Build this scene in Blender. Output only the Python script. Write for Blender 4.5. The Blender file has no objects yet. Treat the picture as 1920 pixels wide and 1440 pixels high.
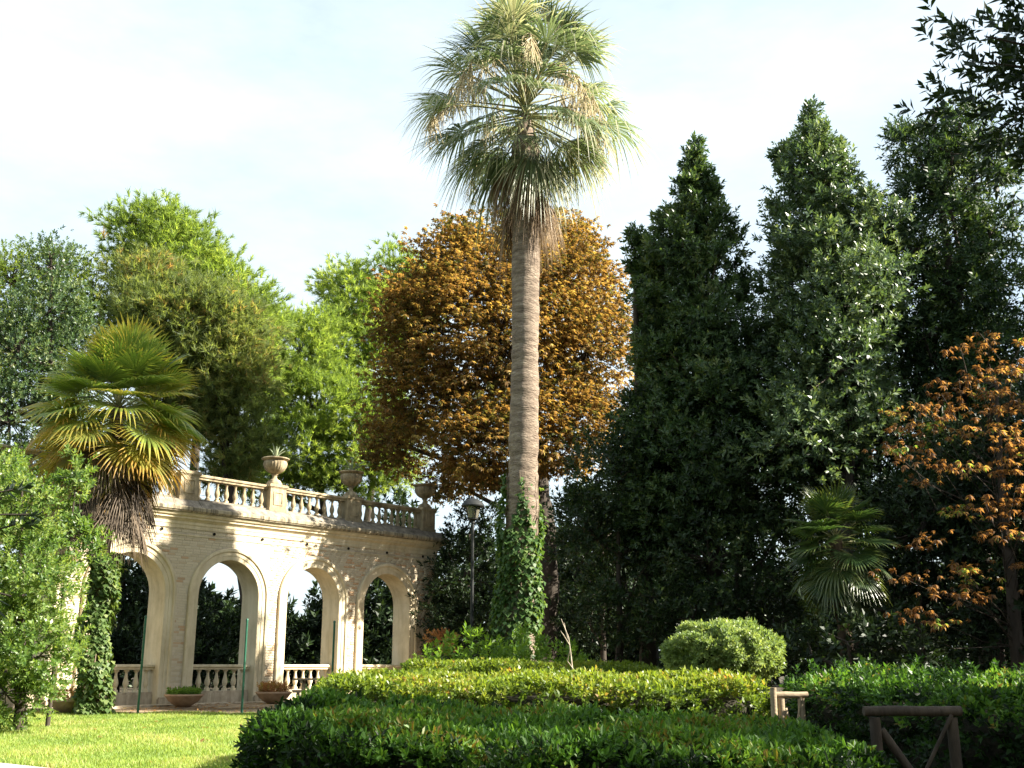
import bpy, bmesh, math, random
import numpy as np
from mathutils import Vector, Matrix

scn = bpy.context.scene
COL = scn.collection
rng = np.random.default_rng(11)
random.seed(5)
PI = math.pi
R = math.radians

# ------------------------------------------------------------------ camera, sky, sun, exposure
FPX, PITCH, EYE = 2020.0, R(14.65), 1.6
cam_d = bpy.data.cameras.new('camera'); cam = bpy.data.objects.new('camera', cam_d); COL.objects.link(cam)
cam_d.sensor_width = 36; cam_d.lens = 36 * FPX / 1920
cam_d.clip_end = 2000
cam.location = (0, 0, EYE); cam.rotation_euler = (PI / 2 + PITCH, 0, 0)
scn.camera = cam

SUN_AZ, SUN_EL = R(-8), R(33)          # azimuth from +X towards +Y
sd = bpy.data.lights.new('sun', 'SUN'); sd.energy = 5.0; sd.angle = R(.55); sd.color = (1, .93, .80)
so = bpy.data.objects.new('sun', sd); COL.objects.link(so)
sv = Vector((math.cos(SUN_AZ) * math.cos(SUN_EL), math.sin(SUN_AZ) * math.cos(SUN_EL), math.sin(SUN_EL)))
so.rotation_euler = sv.to_track_quat('Z', 'Y').to_euler(); so.location = (30, 0, 40)

w = bpy.data.worlds.new('World'); scn.world = w; w.use_nodes = True
nt = w.node_tree; nt.nodes.clear()
N = nt.nodes.new; L = nt.links.new
sky = N('ShaderNodeTexSky'); sky.sky_type = 'NISHITA'; sky.sun_disc = False
sky.sun_elevation = SUN_EL; sky.sun_rotation = PI / 2 - SUN_AZ
sky.air_density = 1.0; sky.dust_density = 2.2; sky.ozone_density = 1.0
tc = N('ShaderNodeTexCoord'); mp = N('ShaderNodeMapping'); mp.inputs['Scale'].default_value = (1.0, 1.0, 2.6)
mp.inputs['Rotation'].default_value = (0, R(14), 0)
nz = N('ShaderNodeTexNoise'); nz.inputs['Scale'].default_value = 2.3; nz.inputs['Detail'].default_value = 8; nz.inputs['Roughness'].default_value = .58
cr = N('ShaderNodeValToRGB'); cr.color_ramp.elements[0].position = .30; cr.color_ramp.elements[1].position = .68
cr.color_ramp.elements[0].color = (.42, .42, .42, 1)
mx = N('ShaderNodeMix'); mx.data_type = 'RGBA'
mx.inputs['B'].default_value = (4.6, 5.35, 5.75, 1)
bg = N('ShaderNodeBackground'); bg.inputs['Strength'].default_value = .058
ow = N('ShaderNodeOutputWorld')
L(tc.outputs['Generated'], mp.inputs['Vector']); L(mp.outputs['Vector'], nz.inputs['Vector']); L(nz.outputs['Fac'], cr.inputs['Fac'])
L(cr.outputs['Color'], mx.inputs['Factor']); L(sky.outputs['Color'], mx.inputs['A']); L(mx.outputs['Result'], bg.inputs['Color'])
L(bg.outputs['Background'], ow.inputs['Surface'])

scn.view_settings.view_transform = 'Standard'; scn.view_settings.look = 'None'
scn.view_settings.gamma = 1; scn.view_settings.use_curve_mapping = False
scn.view_settings.exposure = 2.1
scn.render.engine = 'CYCLES'
scn.cycles.max_bounces = 7; scn.cycles.diffuse_bounces = 2; scn.cycles.glossy_bounces = 2; scn.cycles.transmission_bounces = 4

# ------------------------------------------------------------------ helpers
SP, CP = math.sin(PITCH), math.cos(PITCH)
def P(px, py, Y):
    """where the sight line of a photo pixel meets the world depth Y"""
    dx, dy = px - 960, py - 720
    k = Y / (FPX * CP + dy * SP)
    return np.array((dx * k, Y, EYE + (FPX * SP - dy * CP) * k))
def S(py, Y):
    return Y / (FPX * CP + (py - 720) * SP)
def ground(y):
    return float(np.clip(.0226 * (y - 10), 0, .5))

def link(name, me, parent=None, mat=None, loc=None):
    o = bpy.data.objects.new(name, me); COL.objects.link(o)
    if parent is not None: o.parent = parent
    if mat is not None:
        me.materials.clear()
        for m in (mat if isinstance(mat, (list, tuple)) else [mat]): me.materials.append(m)
    if loc is not None: o.location = loc
    return o
def tag(o, label=None, cat=None, group=None, kind=None):
    for k, v in (('label', label), ('category', cat), ('group', group), ('kind', kind)):
        if v: o[k] = v
    return o
def empty(name, loc, rz=0):
    o = bpy.data.objects.new(name, None); COL.objects.link(o); o.location = loc; o.rotation_euler = (0, 0, rz); o.empty_display_size = .2
    return o

def np_mesh(name, V, F, tone=None, smooth=False):
    V = np.asarray(V, np.float32).reshape(-1, 3); F = np.asarray(F, np.int32)
    me = bpy.data.meshes.new(name); k = F.shape[1]
    me.vertices.add(len(V)); me.vertices.foreach_set('co', V.ravel())
    me.loops.add(F.size); me.loops.foreach_set('vertex_index', F.ravel())
    me.polygons.add(len(F)); me.polygons.foreach_set('loop_start', np.arange(0, F.size, k, dtype=np.int32))
    me.polygons.foreach_set('loop_total', np.full(len(F), k, np.int32))
    if smooth: me.polygons.foreach_set('use_smooth', np.ones(len(F), bool))
    if tone is not None:
        a = me.attributes.new('tone', 'FLOAT', 'FACE'); a.data.foreach_set('value', np.asarray(tone, np.float32))
    me.update(calc_edges=True)
    return me

class MB:
    """collects quads / tris / n-gons for one mesh"""
    def __init__(s): s.v = []; s.f = []
    def add(s, V, F):
        b = len(s.v); s.v += [tuple(map(float, p)) for p in V]; s.f += [tuple(i + b for i in f) for f in F]
    def box(s, lo, hi):
        x0, y0, z0 = lo; x1, y1, z1 = hi
        s.add([(x0,y0,z0),(x1,y0,z0),(x1,y1,z0),(x0,y1,z0),(x0,y0,z1),(x1,y0,z1),(x1,y1,z1),(x0,y1,z1)],
              [(3,2,1,0),(4,5,6,7),(0,1,5,4),(1,2,6,5),(2,3,7,6),(3,0,4,7)])
    def tube(s, pts, rad, n=6, caps=True, wob=0):
        pts = [np.array(p, float) for p in pts]
        m = len(pts); V = []
        for i, p in enumerate(pts):
            t = pts[min(i + 1, m - 1)] - pts[max(i - 1, 0)]; t /= (np.linalg.norm(t) + 1e-9)
            a = np.array((1, 0, 0)) if abs(t[0]) < .8 else np.array((0, 1, 0))
            u = np.cross(t, a); u /= np.linalg.norm(u); v = np.cross(t, u)
            r = rad[i] if hasattr(rad, '__len__') else rad
            for j in range(n):
                th = 2 * PI * j / n
                rr = r * (1 + (wob * math.sin(3 * th + i * .7) if wob else 0))
                V.append(p + rr * (math.cos(th) * u + math.sin(th) * v))
        F = [(i*n+j, i*n+(j+1) % n, (i+1)*n+(j+1) % n, (i+1)*n+j) for i in range(m - 1) for j in range(n)]
        if caps: F += [tuple(range(n - 1, -1, -1)), tuple((m-1)*n + j for j in range(n))]
        s.add(V, F)
    def lathe(s, prof, n=16, c=(0, 0, 0), mod=None, square=()):
        V = []
        for i, (r, z) in enumerate(prof):
            for j in range(n):
                th = 2 * PI * (j + .5) / n
                rr = r * (mod(th, i) if mod else 1)
                if i in square: rr = r / max(abs(math.cos(th)), abs(math.sin(th)))
                V.append((c[0] + rr * math.cos(th), c[1] + rr * math.sin(th), c[2] + z))
        m = len(prof)
        F = [(i*n+j, i*n+(j+1) % n, (i+1)*n+(j+1) % n, (i+1)*n+j) for i in range(m - 1) for j in range(n)]
        F += [tuple(range(n - 1, -1, -1)), tuple((m-1)*n + j for j in range(n))]
        s.add(V, F)
    def mesh(s, name, smooth=None):
        me = bpy.data.meshes.new(name); me.from_pydata(s.v, [], s.f); me.update()
        if smooth is not None:
            me.polygons.foreach_set('use_smooth', [True] * len(me.polygons))
            me.set_sharp_from_angle(angle=R(smooth))
        return me
    def build(s, name, mat, parent=None, smooth=None, loc=None):
        return link(name, s.mesh(name, smooth), parent, mat, loc)

# ------------------------------------------------------------------ materials
def newmat(name):
    m = bpy.data.materials.new(name); m.use_nodes = True; m.node_tree.nodes.clear(); return m, m.node_tree
def ramp(t, stops):
    r = t.nodes.new('ShaderNodeValToRGB'); e = r.color_ramp.elements
    while len(e) < len(stops): e.new(.5)
    for el, (p, c) in zip(e, stops): el.position = p; el.color = (*c, 1)
    return r
def leaf_mat(name, stops, trans=.42, gloss=.35, rough=.42, tcol=(1.25, 1.2, .55), objrand=0.0):
    m, t = newmat(name); n = t.nodes.new; l = t.links.new
    at = n('ShaderNodeAttribute'); at.attribute_name = 'tone'
    src = at.outputs['Fac']
    if objrand:
        oi = n('ShaderNodeObjectInfo'); ma = n('ShaderNodeMath'); ma.operation = 'MULTIPLY_ADD'
        ma.inputs[1].default_value = objrand; l(oi.outputs['Random'], ma.inputs[0]); l(src, ma.inputs[2]); src = ma.outputs[0]
    cr = ramp(t, stops); l(src, cr.inputs['Fac'])
    p = n('ShaderNodeBsdfPrincipled'); p.inputs['Roughness'].default_value = rough; p.inputs['Specular IOR Level'].default_value = gloss
    l(cr.outputs['Color'], p.inputs['Base Color'])
    tr = n('ShaderNodeBsdfTranslucent')
    mu = n('ShaderNodeMix'); mu.data_type = 'RGBA'; mu.blend_type = 'MULTIPLY'; mu.inputs['Factor'].default_value = 1
    mu.inputs['B'].default_value = (*[c * 1.5 for c in tcol], 1)
    l(cr.outputs['Color'], mu.inputs['A']); l(mu.outputs['Result'], tr.inputs['Color'])
    mixs = n('ShaderNodeMixShader'); mixs.inputs[0].default_value = trans
    l(p.outputs[0], mixs.inputs[1]); l(tr.outputs[0], mixs.inputs[2])
    o = n('ShaderNodeOutputMaterial'); l(mixs.outputs[0], o.inputs[0])
    return m
def solid_mat(name, c1, c2, scale=6, stretch=(1, 1, 1), rough=.8, bump=.3, bscale=None, c3=None, tone=False, spec=.3, metal=0, detail=6, bdist=.02, stain=0):
    m, t = newmat(name); n = t.nodes.new; l = t.links.new
    tc = n('ShaderNodeTexCoord'); mp = n('ShaderNodeMapping'); mp.inputs['Scale'].default_value = stretch
    l(tc.outputs['Object'], mp.inputs['Vector'])
    nz = n('ShaderNodeTexNoise'); nz.inputs['Scale'].default_value = scale; nz.inputs['Detail'].default_value = detail; nz.inputs['Roughness'].default_value = .62
    l(mp.outputs[0], nz.inputs['Vector'])
    st = [(.32, c1), (.68, c2)] if c3 is None else [(.3, c1), (.52, c2), (.74, c3)]
    cr = ramp(t, st); l(nz.outputs['Fac'], cr.inputs['Fac'])
    col = cr.outputs['Color']
    if tone:
        at = n('ShaderNodeAttribute'); at.attribute_name = 'tone'; oi = n('ShaderNodeObjectInfo')
        ad = n('ShaderNodeMath'); ad.operation = 'MULTIPLY_ADD'; ad.inputs[1].default_value = .35
        l(oi.outputs['Random'], ad.inputs[0]); l(at.outputs['Fac'], ad.inputs[2])
        tr = ramp(t, tone); l(ad.outputs[0], tr.inputs['Fac'])
        mu = n('ShaderNodeMix'); mu.data_type = 'RGBA'; mu.blend_type = 'MULTIPLY'; mu.inputs['Factor'].default_value = 1
        l(col, mu.inputs['A']); l(tr.outputs['Color'], mu.inputs['B']); col = mu.outputs['Result']
    if stain:       # rain streaks and blotches of grime
        m2 = n('ShaderNodeMapping'); m2.inputs['Scale'].default_value = (2.6, 2.6, .22); l(tc.outputs['Object'], m2.inputs['Vector'])
        n2 = n('ShaderNodeTexNoise'); n2.inputs['Scale'].default_value = 1.5; n2.inputs['Detail'].default_value = 9; n2.inputs['Roughness'].default_value = .7; l(m2.outputs[0], n2.inputs['Vector'])
        r2 = ramp(t, [(.36, (.42, .40, .36)), (.56, (1, 1, 1))]); l(n2.outputs['Fac'], r2.inputs['Fac'])
        n3 = n('ShaderNodeTexNoise'); n3.inputs['Scale'].default_value = .9; n3.inputs['Detail'].default_value = 10; n3.inputs['Roughness'].default_value = .72; l(tc.outputs['Object'], n3.inputs['Vector'])
        r3 = ramp(t, [(.34, (.62, .58, .52)), (.5, (1, 1, 1))]); l(n3.outputs['Fac'], r3.inputs['Fac'])
        for rr_ in (r2, r3):
            mu = n('ShaderNodeMix'); mu.data_type = 'RGBA'; mu.blend_type = 'MULTIPLY'; mu.inputs['Factor'].default_value = stain; l(col, mu.inputs['A']); l(rr_.outputs['Color'], mu.inputs['B']); col = mu.outputs['Result']
    p = n('ShaderNodeBsdfPrincipled'); p.inputs['Roughness'].default_value = rough; p.inputs['Specular IOR Level'].default_value = spec; p.inputs['Metallic'].default_value = metal
    l(col, p.inputs['Base Color'])
    if bump:
        nb = n('ShaderNodeTexNoise'); nb.inputs['Scale'].default_value = bscale or scale * 4; nb.inputs['Detail'].default_value = 5
        l(mp.outputs[0], nb.inputs['Vector'])
        b = n('ShaderNodeBump'); b.inputs['Strength'].default_value = bump; b.inputs['Distance'].default_value = bdist
        l(nb.outputs['Fac'], b.inputs['Height']); l(b.outputs[0], p.inputs['Normal'])
    o = n('ShaderNodeOutputMaterial'); l(p.outputs[0], o.inputs[0])
    return m

M = {}
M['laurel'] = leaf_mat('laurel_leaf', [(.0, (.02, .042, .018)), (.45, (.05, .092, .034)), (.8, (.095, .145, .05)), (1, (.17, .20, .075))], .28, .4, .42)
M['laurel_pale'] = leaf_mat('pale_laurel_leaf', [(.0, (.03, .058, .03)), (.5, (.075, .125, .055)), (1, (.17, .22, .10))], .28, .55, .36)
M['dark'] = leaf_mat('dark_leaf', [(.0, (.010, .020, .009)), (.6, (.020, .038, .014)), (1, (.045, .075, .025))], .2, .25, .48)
M['laurel_shade'] = leaf_mat('shaded_laurel_leaf', [(.0, (.012, .026, .011)), (.5, (.028, .052, .018)), (.85, (.06, .095, .03)), (1, (.11, .14, .05))], .25, .28, .42)  # darker copy of the laurel leaf, shade under the trees put into its colour
M['conifer'] = leaf_mat('conifer_spray', [(.0, (.014, .030, .014)), (.5, (.034, .066, .025)), (1, (.10, .145, .04))], .25, .25, .5)
M['pine_bright'] = leaf_mat('bright_pine_needle', [(.0, (.07, .105, .03)), (.5, (.16, .235, .055)), (1, (.30, .36, .10))], .55, .2, .5)
M['pine_dull'] = leaf_mat('dull_pine_needle', [(.0, (.07, .10, .04)), (.45, (.14, .18, .065)), (.75, (.21, .24, .085)), (1, (.30, .19, .09))], .52, .2, .5)
M['bright_tree'] = leaf_mat('light_green_leaf', [(.0, (.05, .085, .015)), (.5, (.10, .15, .022)), (1, (.17, .21, .04))], .45, .3, .45)
M['privet'] = leaf_mat('privet_leaf', [(.0, (.04, .085, .018)), (.5, (.11, .185, .04)), (1, (.23, .28, .09))], .42, .45, .38)
M['chestnut'] = leaf_mat('autumn_chestnut_leaf', [(.0, (.06, .07, .022)), (.25, (.11, .105, .03)), (.45, (.155, .09, .032)), (.62, (.205, .122, .042)), (.82, (.285, .19, .058)), (1, (.36, .285, .085))], .45, .25, .5, (1.2, 1.05, .6))
M['chestnut_r'] = leaf_mat('curled_chestnut_leaf', [(.0, (.10, .05, .02)), (.5, (.22, .115, .045)), (.8, (.32, .19, .075)), (.93, (.34, .26, .07)), (1, (.14, .24, .04))], .4, .25, .5, (1.2, 1.05, .6))
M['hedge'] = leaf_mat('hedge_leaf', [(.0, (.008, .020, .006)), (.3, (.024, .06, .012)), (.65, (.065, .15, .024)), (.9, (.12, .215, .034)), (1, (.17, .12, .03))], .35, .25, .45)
M['hedge_sun'] = leaf_mat('sunlit_hedge_leaf', [(.0, (.06, .10, .015)), (.5, (.13, .19, .025)), (.85, (.22, .25, .04)), (1, (.28, .16, .05))], .4, .35, .4)  # lit copy of the hedge leaf, sunshine put into its colour
M['bush'] = leaf_mat('pale_bush_leaf', [(.0, (.08, .13, .04)), (.5, (.17, .24, .08)), (1, (.28, .33, .14))], .35, .4, .4)
M['ivy'] = leaf_mat('ivy_leaf', [(.0, (.025, .06, .014)), (.5, (.06, .12, .03)), (1, (.14, .19, .06))], .35, .3, .5)
M['ivy_pale'] = leaf_mat('pale_ivy_leaf', [(.0, (.035, .07, .018)), (.5, (.085, .14, .04)), (1, (.2, .24, .09))], .35, .3, .5)
M['weed'] = leaf_mat('weed_leaf', [(.0, (.06, .13, .02)), (1, (.16, .26, .04))], .45, .3, .45)
M['dryplant'] = leaf_mat('dry_plant_leaf', [(.0, (.25, .10, .05)), (.6, (.38, .20, .09)), (1, (.25, .24, .06))], .35, .2, .6)
M['grass'] = leaf_mat('grass_blade', [(.0, (.12, .18, .04)), (.45, (.21, .30, .065)), (.8, (.32, .36, .11)), (1, (.40, .35, .17))], .4, .25, .5)
M['wash'] = leaf_mat('desert_palm_frond', [(.0, (.042, .065, .032)), (.5, (.088, .125, .06)), (.85, (.19, .225, .12)), (1, (.36, .34, .22))], .35, .6, .33, (1.05, 1.1, .75), .35)
M['wash_dead'] = leaf_mat('dead_palm_frond', [(.0, (.07, .042, .022)), (.5, (.15, .098, .054)), (1, (.28, .20, .115))], .25, .25, .6, (1.1, 1, .8), .3)
M['flower'] = leaf_mat('palm_flower_strand', [(.0, (.50, .44, .29)), (1, (.64, .58, .42))], .3, .2, .7, (1.1, 1, .8))
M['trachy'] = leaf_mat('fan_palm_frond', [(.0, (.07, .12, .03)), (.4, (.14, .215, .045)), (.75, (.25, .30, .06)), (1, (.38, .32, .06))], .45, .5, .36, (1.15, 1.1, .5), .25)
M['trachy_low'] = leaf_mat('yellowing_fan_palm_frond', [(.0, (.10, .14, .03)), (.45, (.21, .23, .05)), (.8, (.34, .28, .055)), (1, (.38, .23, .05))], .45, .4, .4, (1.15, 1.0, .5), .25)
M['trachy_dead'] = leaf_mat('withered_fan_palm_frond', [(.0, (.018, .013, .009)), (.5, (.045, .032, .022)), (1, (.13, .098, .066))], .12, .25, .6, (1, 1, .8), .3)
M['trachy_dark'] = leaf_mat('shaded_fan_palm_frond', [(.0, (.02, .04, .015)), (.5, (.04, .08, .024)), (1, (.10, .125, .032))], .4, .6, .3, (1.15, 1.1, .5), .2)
M['trachy_fresh'] = leaf_mat('fresh_fan_palm_frond', [(.0, (.06, .20, .015)), (1, (.11, .30, .02))], .45, .4, .4, (1.15, 1.2, .4))
M['agave'] = solid_mat('agave_skin', (.22, .28, .18), (.34, .38, .22), 9, rough=.5, bump=.1)
M['bark'] = solid_mat('tree_bark', (.025, .02, .015), (.07, .055, .042), 5, (1, 1, .25), .9, .8, 18)
M['bark_light'] = solid_mat('pale_branch_bark', (.12, .09, .06), (.26, .20, .14), 5, (1, 1, .3), .9, .6, 18)
M['twig'] = solid_mat('dry_twig', (.25, .2, .15), (.42, .36, .28), 12, rough=.9, bump=.2)
M['petiole'] = solid_mat('palm_petiole', (.12, .14, .05), (.24, .22, .09), 8, rough=.5, bump=.1)
M['palm_bark'] = solid_mat('palm_trunk_bark', (.085, .062, .044), (.20, .152, .112), 2.6, (1, 1, 4.0), .9, 1.0, 10, c3=(.33, .27, .205), bdist=.05, detail=9)
M['fibre'] = solid_mat('palm_trunk_fibre', (.035, .025, .018), (.12, .085, .055), 7, (1, 1, .4), .95, .9, 22)
M['plaster'] = solid_mat('ochre_plaster', (.49, .41, .27), (.61, .52, .355), 1.7, (1, 1, .6), .85, .2, 20, c3=(.67, .585, .435), stain=.35)
M['mortar'] = solid_mat('lime_mortar', (.49, .425, .325), (.59, .51, .40), 3.5, rough=.95, bump=.35, bscale=30, stain=.4)
M['brick'] = solid_mat('buff_brick', (.48, .41, .295), (.60, .515, .375), 9, rough=.9, bump=.4, bscale=40,
                       tone=[(.0, (.80, .68, .58)), (.12, (.95, .72, .58)), (.2, (.92, .89, .85)), (.6, (1, 1, 1)), (1, (1.08, 1.08, 1.08))])
M['stone'] = solid_mat('weathered_stone', (.16, .13, .085), (.40, .32, .20), 2.6, (1, 1, .55), .9, .4, 24, c3=(.52, .44, .31), stain=.7)
M['stone_light'] = solid_mat('pale_stone', (.38, .31, .22), (.54, .45, .33), 4, rough=.85, bump=.3, bscale=26, stain=.8)
M['coping'] = solid_mat('lichen_stained_coping', (.045, .04, .03), (.30, .25, .17), 3.0, (3.2, 3.2, .25), .95, .5, 24, c3=(.50, .42, .28))
M['roofgrime'] = solid_mat('grimy_ledge', (.09, .08, .065), (.22, .19, .15), 5, rough=.95, bump=.5, bscale=20, c3=(.36, .31, .24))
M['terracotta'] = solid_mat('terracotta_stone', (.30, .19, .12), (.46, .32, .22), 5, rough=.9, bump=.4, bscale=30)
M['hole'] = solid_mat('drain_dark', (.01, .01, .01), (.02, .018, .015), 5, rough=.9, bump=0)
M['green_paint'] = solid_mat('dark_green_paint', (.012, .075, .045), (.02, .105, .062), 14, rough=.38, bump=.1, spec=.5)
M['iron'] = solid_mat('dark_iron', (.010, .011, .011), (.022, .024, .024), 10, rough=.62, bump=.1, spec=.3)
M['wood'] = solid_mat('weathered_log', (.022, .017, .012), (.075, .056, .04), 9, (1, 1, .3), .85, .6, 30)
M['wood_light'] = solid_mat('pale_timber', (.20, .15, .095), (.36, .28, .185), 9, (.4, 1, 1), .8, .4, 30)
M['soil'] = solid_mat('earth_and_leaf_litter', (.14, .095, .055), (.27, .20, .125), 3.5, rough=1, bump=.6, bscale=40, c3=(.40, .31, .20))
M['lawn'] = solid_mat('lawn_turf', (.085, .13, .022), (.13, .19, .03), 1.2, rough=1, bump=.8, bscale=30, c3=(.19, .22, .05))
M['woodfloor'] = solid_mat('woodland_floor', (.03, .026, .016), (.075, .058, .034), 2.5, rough=1, bump=.7, bscale=20)
M['pathm'] = solid_mat('pale_path', (.42, .37, .29), (.55, .49, .40), 6, rough=.95, bump=.4, bscale=60)
M['core'] = solid_mat('hedge_twigs', (.012, .012, .007), (.035, .03, .018), 14, rough=1, bump=.8, bscale=40)
gm, gt = newmat('lamp_glass')
_p = gt.nodes.new('ShaderNodeBsdfPrincipled'); _p.inputs['Base Color'].default_value = (.38, .36, .28, 1); _p.inputs['Roughness'].default_value = .25
_p.inputs['Transmission Weight'].default_value = .7; _o = gt.nodes.new('ShaderNodeOutputMaterial'); gt.links.new(_p.outputs[0], _o.inputs[0]); M['glass'] = gm

# ------------------------------------------------------------------ leaf templates (axis +Z = growth direction)
def kite(base, d, up, ln, wd, fold=.15, curl=.0):
    d = np.array(d, float); d /= np.linalg.norm(d); up = np.array(up, float)
    s = np.cross(d, up); s /= (np.linalg.norm(s) + 1e-9); n = np.cross(s, d)
    b = np.array(base, float)
    return np.array([b, b + d * ln * .45 + s * wd * .5 + n * wd * fold, b + d * ln - n * ln * curl, b + d * ln * .45 - s * wd * .5 + n * wd * fold])
def hexleaf(base, d, up, ln, wd, fold=.15, curl=.1):
    d = np.array(d, float); d /= np.linalg.norm(d); up = np.array(up, float)
    s = np.cross(d, up); s /= (np.linalg.norm(s) + 1e-9); n = np.cross(s, d); b = np.array(base, float)
    A = [b, b + d*ln*.3 + s*wd*.43 + n*wd*fold, b + d*ln*.68 + s*wd*.42 + n*(wd*fold - ln*curl*.4), b + d*ln - n*ln*curl]
    B = [b + d*ln - n*ln*curl, b + d*ln*.68 - s*wd*.42 + n*(wd*fold - ln*curl*.4), b + d*ln*.3 - s*wd*.43 + n*wd*fold, b]
    return np.array([A, B])
def unit(v): return v / (np.linalg.norm(v, axis=-1, keepdims=True) + 1e-9)
def sprig(n, ln, wd, stem, openness=.9, hexa=False, r=None, curl=.1):
    r = r or np.random.default_rng(3); out = []
    for i in range(n):
        t = (i + .5) / n; a = i * 2.4 + r.uniform(-.4, .4); op = openness * (1.15 - .75 * t) * r.uniform(.8, 1.2)
        d = np.array((math.cos(a) * math.sin(op), math.sin(a) * math.sin(op), math.cos(op)))
        l_ = ln * r.uniform(.75, 1.15)
        q = (hexleaf if hexa else kite)((0, 0, stem * t), d, (0, 0, 1) if op > .3 else (math.cos(a + 2), math.sin(a + 2), .3), l_, wd * r.uniform(.8, 1.2), .16, curl)
        out += list(q) if hexa else [q]
    return np.array(out)
def sprigs(k, *a, **kw): return [sprig(*a, r=np.random.default_rng(40 + i), **kw) for i in range(k)]
def needle_tufts(k, n, ln, wd):
    res = []
    for i in range(k):
        r = np.random.default_rng(70 + i); out = []
        for j in range(n):
            a = r.uniform(0, 2 * PI); op = r.uniform(.15, 1.15); t = r.uniform(0, .7)
            d = np.array((math.cos(a) * math.sin(op), math.sin(a) * math.sin(op), math.cos(op)))
            s = unit(np.cross(d, r.normal(size=3))); b = np.array((0, 0, ln * t)); l_ = ln * r.uniform(.7, 1.1)
            out.append([b - s * wd * .5, b + s * wd * .5, b + d * l_])
        res.append(np.array(out))
    return res
def palmate(k, n, ln, wd, droop=.35):
    res = []
    for i in range(k):
        r = np.random.default_rng(90 + i); out = []
        for j in range(n):
            a = (j / (n - 1) - .5) * 4.4 + r.uniform(-.12, .12)
            el = -droop * r.uniform(.3, 1.6)
            d = np.array((math.sin(a) * math.cos(el), math.sin(el), math.cos(a) * math.cos(el)))   # spread in the local x-z plane, up = +y
            out.append(kite((0, 0, 0), d, (0, 1, 0), ln * (1.05 - .1 * abs(a)) * r.uniform(.8, 1.1), wd * r.uniform(.8, 1.2), .12, .22))
        res.append(np.array(out))
    return res
def frames(dirs, roll, flat=False):
    z = unit(dirs); up = np.tile((0., 0., 1.), (len(z), 1)); bad = abs(z[:, 2]) > .97; up[bad] = (0, 1, 0)
    x = unit(np.cross(up, z)); y = np.cross(z, x)
    if flat: x, y = x, y      # local +y is as near to world up as the direction allows
    else:
        c, s = np.cos(roll)[:, None], np.sin(roll)[:, None]; x, y = x * c + y * s, y * c - x * s
    return np.stack([x, y, z], axis=2)
def scatter(tmpls, pos, dirs, scale, tone, leaf_tone=.16, flat=False):
    """copies of leaf sprigs at many places -> vertex, face, tone arrays"""
    pos = np.asarray(pos); M_ = len(pos); which = rng.integers(0, len(tmpls), M_); Vs, Ts = [], []
    roll = rng.uniform(0, 2 * PI, M_)
    if flat: roll = rng.normal(0, .3, M_)
    Rm = frames(np.asarray(dirs), roll, flat)
    for k, t in enumerate(tmpls):
        I = np.where(which == k)[0]
        if not len(I): continue
        nl, kv = t.shape[:2]
        V = np.einsum('mij,pj->mpi', Rm[I], t.reshape(-1, 3)) * np.asarray(scale)[I][:, None, None] + pos[I][:, None, :]
        Vs.append(V.reshape(-1, kv, 3)); Ts.append((np.asarray(tone)[I][:, None] + rng.normal(0, leaf_tone, (len(I), nl))).ravel())
    V = np.concatenate(Vs); kv = V.shape[1]; n = len(V)
    return V.reshape(-1, 3), np.arange(n * kv).reshape(n, kv), np.clip(np.concatenate(Ts), 0, 1)
def rdirs(n): return unit(rng.normal(size=(n, 3)))

T = dict(
    laurel=sprigs(4, 8, .17, .066, .22, .95), small=sprigs(4, 8, .10, .045, .16, 1.0), fine=sprigs(4, 9, .075, .034, .16, 1.0),
    big=sprigs(3, 9, .26, .10, .30, .95), hedge=sprigs(5, 6, .064, .028, .075, 1.0, hexa=True), hedge_far=sprigs(4, 7, .07, .032, .08, 1.0),
    magnolia=sprigs(4, 9, .21, .075, .30, .95), pine=needle_tufts(4, 20, .21, .022), spray=sprigs(4, 10, .15, .05, .34, .75, curl=.35),
    chest=palmate(4, 6, .24, .085, .5), curl=palmate(4, 7, .19, .06, .75), shrub=sprigs(4, 8, .13, .055, .16, 1.0))

# ------------------------------------------------------------------ trees
def lobe(px, py, Y, rx, ry, deep=None):
    k = S(py, Y); return (P(px, py, Y), np.array((rx * k, (deep if deep else (rx + ry) * .5 * k), ry * k)))
def lobe_clumps(lobes, dens, shell=(.72, 1.04), low=.55):
    pos, out, cen, siz = [], [], [], []
    for i, (c, r) in enumerate(lobes):
        n = max(6, int(dens * 4 * PI * ((r[0]*r[1])**1.6 / 3 + (r[0]*r[2])**1.6 / 3 + (r[1]*r[2])**1.6 / 3) ** (1 / 1.6)))
        d = rdirs(n); keep = (d[:, 2] > -.35) | (rng.random(n) < low); d = d[keep]
        q = c + d * r * rng.uniform(*shell, (len(d), 1))
        ok = np.ones(len(q), bool)
        for j, (c2, r2) in enumerate(lobes):
            if j != i: ok &= np.linalg.norm((q - c2) / r2, axis=1) > .68
        pos.append(q[ok]); out.append(unit(d[ok] / r)); cen.append(np.tile(c, (ok.sum(), 1))); siz.append(np.full(ok.sum(), np.clip(.12 + 1.1 * r.mean(), .25, 1)))
    return np.concatenate(pos), np.concatenate(out), np.concatenate(cen), np.concatenate(siz)
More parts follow.
